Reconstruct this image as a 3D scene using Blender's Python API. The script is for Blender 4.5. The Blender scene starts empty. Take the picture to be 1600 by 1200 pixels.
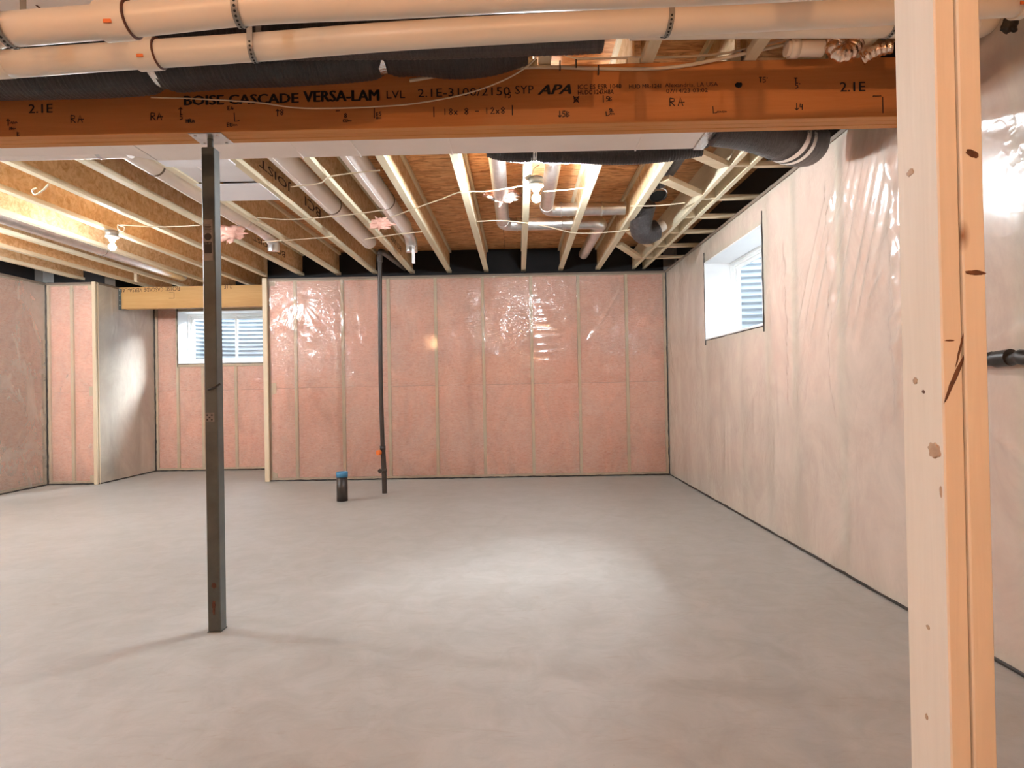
import bpy, math, random
from mathutils import Vector, Matrix, noise
sc = bpy.context.scene
col = sc.collection
R = math.radians
PI = math.pi

# ------------------------------------------------------------------ camera
F, PITCH, ROLL, YAW, HC = 950.0, .0075, .0181, -.0109, 1.15
fw = Vector((math.sin(YAW)*math.cos(PITCH), math.cos(YAW)*math.cos(PITCH), math.sin(PITCH)))
r0 = Vector((math.cos(YAW), -math.sin(YAW), 0))
u0 = r0.cross(fw)
CR = r0*math.cos(ROLL) - u0*math.sin(ROLL)
CU = r0*math.sin(ROLL) + u0*math.cos(ROLL)
camd = bpy.data.cameras.new('camera')
cam = bpy.data.objects.new('camera', camd); col.objects.link(cam)
M = Matrix((CR, CU, -fw)).transposed().to_4x4()
M.translation = Vector((0, 0, HC))
cam.matrix_world = M
camd.sensor_width = 36; camd.lens = F/1600*36; camd.clip_start = .02
sc.camera = cam

# ------------------------------------------------------------------ world, sun, exposure
w = bpy.data.worlds.new('world'); sc.world = w; w.use_nodes = True
bg = w.node_tree.nodes['Background']
bg.inputs[0].default_value = (.80, .89, 1, 1); bg.inputs[1].default_value = 8.0
sl = bpy.data.lights.new('sun', 'SUN'); sl.energy = 27.0; sl.angle = R(32); sl.color = (.93, .96, 1)
so = bpy.data.objects.new('sun', sl); col.objects.link(so)
so.rotation_euler = Vector((-.9, -.85, -.70)).to_track_quat('-Z', 'Y').to_euler()
so.location = (6, 6, 8)
BULB_FAR, BULB_NEAR = 2500.0, 1200.0
sc.view_settings.view_transform = 'Standard'; sc.view_settings.look = 'None'
sc.view_settings.gamma = 1; sc.view_settings.use_curve_mapping = False
sc.view_settings.exposure = 1.1

# ------------------------------------------------------------------ helpers
def ray(px, py):
    u, v = (px-800)/F, (py-600)/F
    return fw + CR*u - CU*v
def at(px, py, Y):
    d = ray(px, py); t = Y/d.y
    return Vector((0, 0, HC)) + d*t
def atz(px, py, Z):
    d = ray(px, py); t = (Z-HC)/d.z
    return Vector((0, 0, HC)) + d*t

class MB:
    def __init__(s): s.v = []; s.f = []; s.sm = []
    def add(s, vs, fs, smooth=False):
        b = len(s.v); s.v += [tuple(p) for p in vs]
        s.f += [tuple(i+b for i in f) for f in fs]; s.sm += [smooth]*len(fs)
        return s
    def box(s, x0, x1, y0, y1, z0, z1, ch=0):
        if ch <= 0:
            vs = [(x0,y0,z0),(x1,y0,z0),(x1,y1,z0),(x0,y1,z0),(x0,y0,z1),(x1,y0,z1),(x1,y1,z1),(x0,y1,z1)]
            return s.add(vs, [(0,3,2,1),(4,5,6,7),(0,1,5,4),(1,2,6,5),(2,3,7,6),(3,0,4,7)])
        c = ch; vs = []
        for (z, k) in ((z0, c), (z0+c, 0), (z1-c, 0), (z1, c)):
            a0, a1, b0, b1 = x0+k, x1-k, y0+k, y1-k
            q = c if k == 0 else c*.4
            vs += [(a0+q,b0,z),(a1-q,b0,z),(a1,b0+q,z),(a1,b1-q,z),(a1-q,b1,z),(a0+q,b1,z),(a0,b1-q,z),(a0,b0+q,z)]
        fs = [tuple(range(7,-1,-1)), tuple(range(24,32))]
        for r in range(3):
            for i in range(8):
                j = (i+1) % 8
                fs.append((r*8+i, r*8+j, r*8+8+j, r*8+8+i))
        return s.add(vs, fs)
    def obox(s, a, b, wd, ht, up=Vector((0,0,1))):
        a = Vector(a); b = Vector(b); d = (b-a).normalized()
        x = d.cross(up).normalized(); z = x.cross(d).normalized()
        vs = []
        for p in (a, b):
            for i, j in ((-1,-1),(1,-1),(1,1),(-1,1)):
                vs.append(p + x*(i*wd/2) + z*(j*ht/2))
        return s.add(vs, [(0,3,2,1),(4,5,6,7),(0,1,5,4),(1,2,6,5),(2,3,7,6),(3,0,4,7)])
    def tube(s, pts, r, n=16, caps=True, ex=1.0, ez=1.0, jag=None):
        pts = [Vector(p) for p in pts]; N = len(pts); vs = []; fs = []
        t0 = (pts[1]-pts[0]).normalized()
        up = Vector((0,0,1)) if abs(t0.z) < .9 else Vector((0,1,0))
        x = t0.cross(up).normalized(); z = x.cross(t0).normalized()
        for i, p in enumerate(pts):
            t = (pts[min(i+1,N-1)]-pts[max(i-1,0)]).normalized()
            x = (x - t*x.dot(t)).normalized(); z = x.cross(t).normalized()
            rr = r(i/(N-1)) if callable(r) else r
            for k in range(n):
                a = 2*PI*k/n; q = rr
                if jag: q = rr*(1+jag(i/(N-1), a))
                vs.append(p + x*math.cos(a)*q*ex + z*math.sin(a)*q*ez)
        for i in range(N-1):
            for k in range(n):
                m = (k+1) % n
                fs.append((i*n+k, i*n+m, i*n+n+m, i*n+n+k))
        s.add(vs, fs, True)
        if caps:
            s.add(vs[:n], [tuple(range(n-1,-1,-1))]); s.add(vs[-n:], [tuple(range(n))])
        return s
    def cyl(s, a, b, r, n=20, r2=None):
        a = Vector(a); b = Vector(b)
        return s.tube([a, b], (lambda t: r+(r2-r)*t) if r2 is not None else r, n)
    def ring(s, c, axis, ro, ri, h, n=24):
        c = Vector(c); ax = Vector(axis).normalized()
        up = Vector((0,0,1)) if abs(ax.z) < .9 else Vector((0,1,0))
        x = ax.cross(up).normalized(); z = x.cross(ax)
        vs = []; fs = []
        for k in range(n):
            a = 2*PI*k/n; d = x*math.cos(a)+z*math.sin(a)
            vs += [c+d*ri-ax*h/2, c+d*ro-ax*h/2, c+d*ro+ax*h/2, c+d*ri+ax*h/2]
        for k in range(n):
            m = (k+1) % n
            for q in range(4):
                e = (q+1) % 4
                fs.append((k*4+q, m*4+q, m*4+e, k*4+e))
        return s.add(vs, fs, True)
    def lathe(s, prof, c, n=20):
        c = Vector(c); vs = []; fs = []
        for (r_, z) in prof:
            for k in range(n):
                a = 2*PI*k/n; vs.append(c+Vector((r_*math.cos(a), r_*math.sin(a), z)))
        for i in range(len(prof)-1):
            for k in range(n):
                m = (k+1) % n
                fs.append((i*n+k, i*n+m, i*n+n+m, i*n+n+k))
        return s.add(vs, fs, True)
    def blob(s, c, rx, ry, rz, seed=0, amp=.35, fr=6, nu=22, nv=14):
        c = Vector(c); vs = []; fs = []
        for i in range(nv+1):
            th = PI*i/nv
            for k in range(nu):
                a = 2*PI*k/nu
                d = Vector((math.sin(th)*math.cos(a), math.sin(th)*math.sin(a), math.cos(th)))
                q = 1 + amp*noise.noise(d*fr*.4+Vector((seed*7.1,0,0)))*2 + amp*.6*noise.noise(d*fr+Vector((0,seed*3.3,0)))
                vs.append(c + Vector((d.x*rx*q, d.y*ry*q, d.z*rz*q)))
        for i in range(nv):
            for k in range(nu):
                m = (k+1) % nu
                fs.append((i*nu+k, i*nu+nu+k, i*nu+nu+m, i*nu+m))
        return s.add(vs, fs, True)
    def ribbon(s, pts, wd, nrm):
        pts = [Vector(p) for p in pts]; nrm = Vector(nrm); vs = []; fs = []
        for i, p in enumerate(pts):
            t = (pts[min(i+1,len(pts)-1)]-pts[max(i-1,0)])
            t = t.normalized() if t.length > 1e-9 else Vector((1,0,0))
            x = t.cross(nrm).normalized()*wd/2
            vs += [p-x, p+x]
        for i in range(len(pts)-1): fs.append((2*i, 2*i+1, 2*i+3, 2*i+2))
        return s.add(vs, fs)
    def mesh(s, name, mat, off=Vector((0,0,0))):
        me = bpy.data.meshes.new(name)
        me.from_pydata([tuple(Vector(v)-off) for v in s.v] if off.length > 0 else s.v, [], s.f)
        me.polygons.foreach_set('use_smooth', s.sm)
        me.materials.append(mat); me.update()
        return me
    def build(s, name, mat, parent=None, label=None, local=False):
        """local: coordinates are already in the parent's own space"""
        off = Vector((0,0,0))
        if parent is not None and not local:
            off = WL[parent.name]
        o = bpy.data.objects.new(name, s.mesh(name, mat, off)); col.objects.link(o)
        if parent is not None: o.parent = parent
        WL[o.name] = off
        if label: o['label'] = label
        return o
WL = {}
def tag(o, label=None, cat=None, group=None, kind=None):
    if label: o['label'] = label
    if cat: o['category'] = cat
    if group: o['group'] = group
    if kind: o['kind'] = kind
    return o
def empty(name, loc, label=None, cat=None, group=None, kind=None, rz=0):
    o = bpy.data.objects.new(name, None); col.objects.link(o)
    o.location = loc; o.rotation_euler = (0,0,rz); o.empty_display_size = .1
    WL[o.name] = Vector(loc)
    return tag(o, label, cat, group, kind)
def spline(pts, n=8):
    P = [Vector(p) for p in pts]; P = [P[0]*2-P[1]] + P + [P[-1]*2-P[-2]]; out = []
    for i in range(1, len(P)-2):
        for k in range(n):
            t = k/n; a, b, c, d = P[i-1], P[i], P[i+1], P[i+2]
            out.append(.5*((2*b)+(c-a)*t+(2*a-5*b+4*c-d)*t*t+(3*b-a-3*c+d)*t**3))
    out.append(P[-2]); return out

# ------------------------------------------------------------------ materials
def mat(name, base=(.8,.8,.8), rough=.6, metal=0, spec=.5):
    m = bpy.data.materials.new(name); m.use_nodes = True
    b = m.node_tree.nodes['Principled BSDF']
    b.inputs['Base Color'].default_value = (*base, 1); b.inputs['Roughness'].default_value = rough
    b.inputs['Metallic'].default_value = metal; b.inputs['Specular IOR Level'].default_value = spec
    return m
class NT:
    def __init__(s, m): s.t = m.node_tree; s.b = s.t.nodes.get('Principled BSDF')
    def n(s, ty, **k):
        o = s.t.nodes.new(ty)
        for a, v in k.items():
            if a.startswith('i_'):
                key = a[2:].replace('_', ' ')
                o.inputs[key].default_value = v
            else: setattr(o, a, v)
        return o
    def l(s, a, b): s.t.links.new(a, b)
    def coord(s, scale=(1,1,1), rnd=True, rot=(0,0,0)):
        tc = s.n('ShaderNodeTexCoord'); mp = s.n('ShaderNodeMapping')
        mp.inputs['Scale'].default_value = scale; mp.inputs['Rotation'].default_value = rot
        if rnd:
            oi = s.n('ShaderNodeObjectInfo'); mm = s.n('ShaderNodeVectorMath', operation='MULTIPLY_ADD')
            mm.inputs[1].default_value = (37, 23, 51)
            s.l(oi.outputs['Random'], mm.inputs[0]); s.l(tc.outputs['Object'], mm.inputs[2])
            s.l(mm.outputs[0], mp.inputs[0])
        else: s.l(tc.outputs['Object'], mp.inputs[0])
        return mp.outputs[0]
    def noise(s, vec, scale=5, detail=4, rough=.55, dist=0):
        o = s.n('ShaderNodeTexNoise'); o.inputs['Scale'].default_value = scale
        o.inputs['Detail'].default_value = detail; o.inputs['Roughness'].default_value = rough
        o.inputs['Distortion'].default_value = dist
        s.l(vec, o.inputs['Vector']); return o.outputs['Fac']
    def ramp(s, fac, stops):
        o = s.n('ShaderNodeValToRGB'); e = o.color_ramp.elements
        while len(e) < len(stops): e.new(.5)
        for i, (p, c) in enumerate(stops): e[i].position = p; e[i].color = (*c, 1)
        s.l(fac, o.inputs[0]); return o.outputs[0]
    def mix(s, fac, a, b, mode='MIX'):
        o = s.n('ShaderNodeMix', data_type='RGBA', blend_type=mode)
        if isinstance(fac, (int, float)): o.inputs[0].default_value = fac
        else: s.l(fac, o.inputs[0])
        for i, v in ((6, a), (7, b)):
            if isinstance(v, tuple): o.inputs[i].default_value = (*v, 1)
            else: s.l(v, o.inputs[i])
        return o.outputs[2]
    def bump(s, h, strength=.3, dist=.01, to=None):
        o = s.n('ShaderNodeBump'); o.inputs['Strength'].default_value = strength
        o.inputs['Distance'].default_value = dist; s.l(h, o.inputs['Height'])
        if to is not False: s.l(o.outputs[0], (to or s.b).inputs['Normal'])
        return o.outputs[0]

def wood(name, c1, c2, axis='Z', knots=None, rough=.6):
    m = mat(name, rough=rough, spec=.3); t = NT(m)
    sc_ = {'X': (1.2,22,22), 'Y': (22,1.2,22), 'Z': (22,22,1.2)}[axis]
    g = t.noise(t.coord(sc_), 2.2, 5, .6, 1.2)
    big = t.noise(t.coord(tuple(.25*x if x > 2 else x*.6 for x in sc_)), 1.3, 2)
    c = t.mix(.5, t.ramp(g, [(.30, c1), (.70, c2)]), t.ramp(big, [(.3, c1), (.7, c2)]))
    if knots:
        v = t.n('ShaderNodeTexVoronoi'); v.inputs['Scale'].default_value = 2.6
        t.l(t.coord({'X': (1,2.2,2.2), 'Y': (2.2,1,2.2), 'Z': (2.2,2.2,1)}[axis]), v.inputs['Vector'])
        k = t.ramp(v.outputs['Distance'], [(0, (1,1,1)), (.075, (0,0,0))])
        c = t.mix(k, c, knots)
    t.l(c, t.b.inputs['Base Color']); t.bump(g, .18, .003)
    return m
def osb(name, c1, c2, c3, sx=(9,22,9)):
    m = mat(name, rough=.75, spec=.2); t = NT(m)
    co = t.coord(sx)
    wv = t.noise(co, 1.6, 5, .65, 2.2)
    co2 = t.coord(tuple(x*1.3 for x in sx), rot=(.5,.6,.7))
    v = t.n('ShaderNodeTexVoronoi'); v.inputs['Scale'].default_value = 2.4
    t.l(co2, v.inputs['Vector'])
    sepv = t.n('ShaderNodeSeparateColor'); t.l(v.outputs['Color'], sepv.inputs[0])
    a = t.ramp(wv, [(.37, c3), (.47, c1), (.60, c2)])
    b = t.ramp(sepv.outputs[0], [(0, c1), (.55, c2), (1, c3)])
    t.l(t.mix(.42, a, b), t.b.inputs['Base Color']); t.bump(wv, .3, .004)
    return m

m_flange = wood('flange_wood', (.66,.56,.38), (.82,.72,.53), 'Y')
m_web = osb('web_osb', (.68,.44,.22), (.82,.61,.37), (.54,.31,.14), (16,7,7))
m_sub = osb('subfloor_osb', (.66,.30,.12), (.86,.50,.25), (.26,.085,.025), (2.6,11,9))
m_lvl = wood('beam_veneer', (.50,.185,.055), (.60,.25,.085), 'X')
m_ply = wood('beam_ply_edge', (.52,.20,.055), (.66,.31,.10), 'X')
m_header = wood('header_veneer', (.50,.27,.09), (.62,.37,.15), 'X')
m_stud = wood('pale_stud', (.62,.50,.34), (.74,.63,.46), 'Z')
m_studface = wood('near_stud_wood', (.66,.60,.51), (.76,.70,.61), 'Z', knots=(.20,.09,.035))
m_block = wood('blocking_wood', (.62,.48,.30), (.76,.62,.43), 'X')

def concrete():
    m = mat('concrete', rough=.5, spec=.35); t = NT(m); co = t.coord((1,1,1), rnd=False)
    a = t.noise(co, .55, 3, .6, .6); b = t.noise(co, 5, 7, .68, .8); s = t.noise(t.coord((2.2,9,1), rnd=False), 2.4, 6, .7, 1.4)
    c = t.mix(.5, t.ramp(a, [(.3, (.345,.33,.30)), (.7, (.43,.42,.40))]), t.ramp(b, [(.3, (.30,.28,.25)), (.62, (.46,.445,.42))]))
    c = t.mix(t.ramp(s, [(.30, (.45,)*3), (.44, (0,0,0))]), c, (.34,.29,.24))
    v = t.n('ShaderNodeTexVoronoi'); v.inputs['Scale'].default_value = 5; t.l(co, v.inputs['Vector'])
    c = t.mix(t.ramp(v.outputs['Distance'], [(0, (.8,)*3), (.022, (0,0,0))]), c, (.22,.18,.15))
    t.l(c, t.b.inputs['Base Color'])
    t.l(t.ramp(b, [(.3, (.42,)*3), (.7, (.58,)*3)]), t.b.inputs['Roughness'])
    t.bump(b, .12, .006)
    return m
m_conc = concrete()

def insulation():
    m = mat('pink_fibreglass', rough=.95, spec=.1); t = NT(m); co = t.coord((1,1,1))
    a = t.noise(co, 2.2, 4, .6, .5); b = t.noise(t.coord((1,1,2.6)), 22, 6, .75, .6)
    c = t.mix(.55, t.ramp(a, [(.3, (.88,.47,.37)), (.7, (.95,.64,.54))]), t.ramp(b, [(.30, (.62,.22,.15)), (.47, (.88,.48,.38)), (.70, (.97,.70,.61))]))
    t.l(c, t.b.inputs['Base Color']); t.bump(b, .6, .012)
    return m
m_pink = insulation()

def poly(name, milk=.17, graze=.80, col_=(.97,.89,.77), bscale=4.0, crumple=.3, cloud=.18, rough=.13):
    m = bpy.data.materials.new(name); m.use_nodes = True; t = NT(m); nt = m.node_tree
    nt.nodes.remove(t.b); out = nt.nodes['Material Output']
    def crease(vec, sc_, pw_):
        h = t.noise(vec, sc_, 2, .45, 1.6)
        def mth(op, x, v=None, y=None):
            o = t.n('ShaderNodeMath', operation=op)
            if isinstance(x, (int, float)): o.inputs[0].default_value = x
            else: t.l(x, o.inputs[0])
            if v is not None: o.inputs[1].default_value = v
            if y is not None: t.l(y, o.inputs[1])
            return o.outputs[0]
        a_ = mth('ABSOLUTE', mth('SUBTRACT', h, .5)); a_ = mth('MULTIPLY', a_, 5.0)
        o = t.n('ShaderNodeMath', operation='SUBTRACT'); o.use_clamp = True; o.inputs[0].default_value = 1; t.l(a_, o.inputs[1])
        return mth('POWER', o.outputs[0], pw_), mth
    c1, mth = crease(t.coord((1.5,1,.8), rot=(0,.5,0)), bscale, 3); c2, _ = crease(t.coord((1,1,1.4), rot=(0,-.6,0)), bscale*2.1, 3)
    msk = t.ramp(t.noise(t.coord((1,1,1)), 1.9, 2), [(.42, (0,0,0)), (.62, (1,1,1))])
    hh = mth('ADD', c1, None, mth('MULTIPLY', c2, .6)); hh = mth('MULTIPLY', hh, None, msk)
    nrm = t.bump(hh, crumple, .012, to=False)
    tr = t.n('ShaderNodeBsdfTransparent'); tr.inputs[0].default_value = (.97,.95,.92,1)
    df = t.n('ShaderNodeBsdfDiffuse'); df.inputs[0].default_value = (*col_, 1)
    gl = t.n('ShaderNodeBsdfAnisotropic') if False else t.n('ShaderNodeBsdfGlossy')
    gl.inputs['Roughness'].default_value = rough; t.l(nrm, gl.inputs['Normal'])
    lw = t.n('ShaderNodeLayerWeight'); lw.inputs['Blend'].default_value = .5
    pw = t.n('ShaderNodeMath', operation='POWER'); pw.inputs[1].default_value = 2.0; t.l(lw.outputs['Facing'], pw.inputs[0])
    ma = t.n('ShaderNodeMath', operation='MULTIPLY_ADD'); ma.inputs[1].default_value = graze; ma.inputs[2].default_value = milk
    ma.use_clamp = True; t.l(pw.outputs[0], ma.inputs[0])
    cl = t.ramp(t.noise(t.coord((1,1,.6)), 2.6, 6, .68, .8), [(.34, (.0,)*3), (.70, (1,1,1))])
    mv = mth('ADD', mth('MULTIPLY', cl, cloud), -cloud*.45)
    ma2 = mth('ADD', ma.outputs[0], None, mv); ma = ma2.node; ma.use_clamp = True
    x1 = t.n('ShaderNodeMixShader'); t.l(ma.outputs[0], x1.inputs[0]); t.l(tr.outputs[0], x1.inputs[1]); t.l(df.outputs[0], x1.inputs[2])
    fr = t.n('ShaderNodeFresnel'); fr.inputs[0].default_value = 1.5; t.l(nrm, fr.inputs['Normal'])
    f2 = t.n('ShaderNodeMath', operation='MULTIPLY'); f2.inputs[1].default_value = 1.35; f2.use_clamp = True; t.l(fr.outputs[0], f2.inputs[0])
    x2 = t.n('ShaderNodeMixShader'); t.l(f2.outputs[0], x2.inputs[0]); t.l(x1.outputs[0], x2.inputs[1]); t.l(gl.outputs[0], x2.inputs[2])
    t.l(x2.outputs[0], out.inputs[0])
    return m
m_poly = poly('clear_poly_sheet')
m_poly2 = poly('milky_poly_sheet', milk=.44, graze=.18, crumple=.12, bscale=2.2, cloud=.13, rough=.2)

def painted(name, c, rough, c2=None, scale=6, metal=0):
    m = mat(name, c, rough, metal); t = NT(m)
    n_ = t.noise(t.coord((1,1,1)), scale, 5, .6)
    t.l(t.ramp(n_, [(.35, c2 or tuple(x*.8 for x in c)), (.65, c)]), t.b.inputs['Base Color'])
    t.bump(n_, .06, .003); return m
m_steel = painted('grey_primed_steel', (.085,.095,.085), .42, (.06,.063,.057), 9)
m_galv = painted('galvanised_steel', (.80,.80,.80), .30, (.66,.66,.67), 14, 1)
m_duct = painted('sheet_metal_duct', (.95,.89,.85), .45, (.90,.84,.80), 3, .3)
m_pan = painted('sheet_metal_pan', (.90,.90,.94), .5, (.85,.85,.89), 3, .1)
m_foil = mat('foil_tape', (.82,.80,.78), .22, 1); _t = NT(m_foil); _t.bump(_t.noise(_t.coord((1,1,1)), 60, 4), .9, .01)
def flexm(name, c, rough, c2):
    m = mat(name, c, rough, 0, .6); t = NT(m)
    n1 = t.noise(t.coord((26,3,8)), 3, 6, .7, 1.5); n2 = t.noise(t.coord((1,1,1)), 9, 4, .6)
    t.l(t.ramp(n1, [(.35, c), (.72, c2)]), t.b.inputs['Base Color']); 
    t.bump(n1, .9, .012); return m
m_flex = flexm('black_insulated_flex_jacket', (.012,.010,.010), .30, (.050,.040,.038))
m_flexs = flexm('smoky_reflective_jacket', (.022,.016,.016), .28, (.07,.055,.052))
m_copper = mat('foil_flex_pipe', (.84,.66,.54), .18, 1); _t = NT(m_copper); _t.bump(_t.noise(_t.coord((1,1,1)), 45, 3), .8, .008)
m_pvc = painted('cream_pvc', (.70,.62,.52), .35, (.66,.58,.48), 2)
m_pvcw = painted('white_pvc_fitting', (.78,.70,.60), .35, (.74,.66,.57), 2)
m_abs = painted('black_abs', (.030,.022,.018), .38, (.05,.036,.03), 8)
m_blue = mat('blue_cap', (.05,.20,.36), .5); m_orange = mat('orange_tag', (.75,.17,.03), .5)
m_red = mat('red_plastic', (.30,.03,.02), .5)
m_cable = mat('cream_cable', (.70,.58,.42), .45); m_cabled = mat('grey_white_cable', (.62,.52,.40), .5)
m_tape = painted('black_sealant', (.018,.014,.012), .4, (.035,.028,.024), 20)
m_wrap = painted('black_rim_wrap', (.0035,.0035,.004), .8, (.007,.006,.007), 5)
m_white = painted('white_window_vinyl', (.82,.82,.80), .35, (.78,.78,.76), 2)
m_liner = painted('white_return_board', (.80,.80,.80), .55, (.77,.77,.77), 4)
m_box = painted('grey_fixture_box', (.30,.29,.27), .45, (.25,.24,.22), 8, .6)
m_porc = mat('white_lampholder', (.82,.80,.76), .3)
m_ink = mat('black_ink', (.012,.010,.012), .6); m_ink2 = mat('faded_ink', (.05,.022,.012), .7)
m_sticker = painted('worn_sticker', (.22,.19,.17), .5, (.15,.13,.12), 30)
m_gravel = painted('gravel', (.30,.28,.26), .9, (.12,.11,.10), 30)
m_dirt = painted('foundation_concrete', (.34,.33,.31), .85, (.26,.25,.24), 4)
m_corr = painted('corrugated_galvanised', (.24,.27,.30), .5, (.19,.22,.25), 5, .2)
m_edge = mat('dusty_sheet_edge', (.22,.17,.13), .6)
m_rust = mat('rust_patch', (.10,.035,.02), .8)
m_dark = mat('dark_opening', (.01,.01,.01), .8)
def glass():
    m = bpy.data.materials.new('window_glass'); m.use_nodes = True; t = NT(m); nt = m.node_tree; nt.nodes.remove(t.b)
    tr = t.n('ShaderNodeBsdfTransparent'); tr.inputs[0].default_value = (.93,.96,.97,1)
    gl = t.n('ShaderNodeBsdfGlossy'); gl.inputs['Roughness'].default_value = .02
    lw = t.n('ShaderNodeLayerWeight'); pw = t.n('ShaderNodeMath', operation='POWER'); pw.inputs[1].default_value = 5; t.l(lw.outputs['Facing'], pw.inputs[0])
    lw.inputs['Blend'].default_value = .5
    fm = t.n('ShaderNodeMath', operation='MULTIPLY_ADD'); fm.inputs[1].default_value = .9; fm.inputs[2].default_value = .04; t.l(pw.outputs[0], fm.inputs[0])
    x = t.n('ShaderNodeMixShader'); t.l(fm.outputs[0], x.inputs[0]); t.l(tr.outputs[0], x.inputs[1]); t.l(gl.outputs[0], x.inputs[2])
    t.l(x.outputs[0], nt.nodes['Material Output'].inputs[0]); return m
m_glass = glass()
def bulbm(name, c, s):
    m = mat(name, (.9,.9,.9), .4); b = m.node_tree.nodes['Principled BSDF']
    b.inputs['Emission Color'].default_value = (*c, 1); b.inputs['Emission Strength'].default_value = s; return m
m_bulb = bulbm('lit_bulb', (.88, .95, 1), BULB_FAR*.56)
m_bulbw = bulbm('lit_warm_bulb', (1, .54, .25), BULB_NEAR)

# ------------------------------------------------------------------ setting
D, D2, XR, XL, XA, XW, YB = 7.87, 9.10, 1.93, -3.30, -5.48, -6.16, -3.4
HW, ZJ, ZS, ZB = 2.64, 2.690, 2.992, 2.405
fl = MB().box(XW-.5, XR+.5, YB-.5, D2+.5, -.12, 0).build('floor', m_conc); tag(fl, kind='structure')

ceil = MB().box(XW-.37, XR+.37, YB-.37, D2+.37, ZS+.019, ZS+.06).build('ceiling', m_dark); tag(ceil, kind='structure')
pm = MB().box(.0015, 2.437, .0015, 1.217, 0, .018).mesh('panel', m_sub)
x = XR+.365-2.44*4; j = 0
while x < XR+.3:
    y = D2+.365-1.2192*11
    while y < D2+.3:
        o = bpy.data.objects.new('panel', pm); col.objects.link(o); o.parent = ceil
        o.location = (x, y, ZS); y += 1.2192
    x += 2.44; j += 1

def fold_field(folds):
    def f(u, z):
        h = 0
        for (u0_, z0_, u1_, z1_, wd, am) in folds:
            du, dz = u1_-u0_, z1_-z0_; L2 = du*du+dz*dz
            t = ((u-u0_)*du+(z-z0_)*dz)/L2
            if t < -.15 or t > 1.15: continue
            px, pz = u0_+du*t-u, z0_+dz*t-z; d2 = px*px+pz*pz
            if d2 > wd*wd*9: continue
            tp = max(0, min(1, (t+.15)/.3))*max(0, min(1, (1.15-t)/.3))
            h += am*math.exp(-d2/(wd*wd))*tp
        return h
    return f

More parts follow.
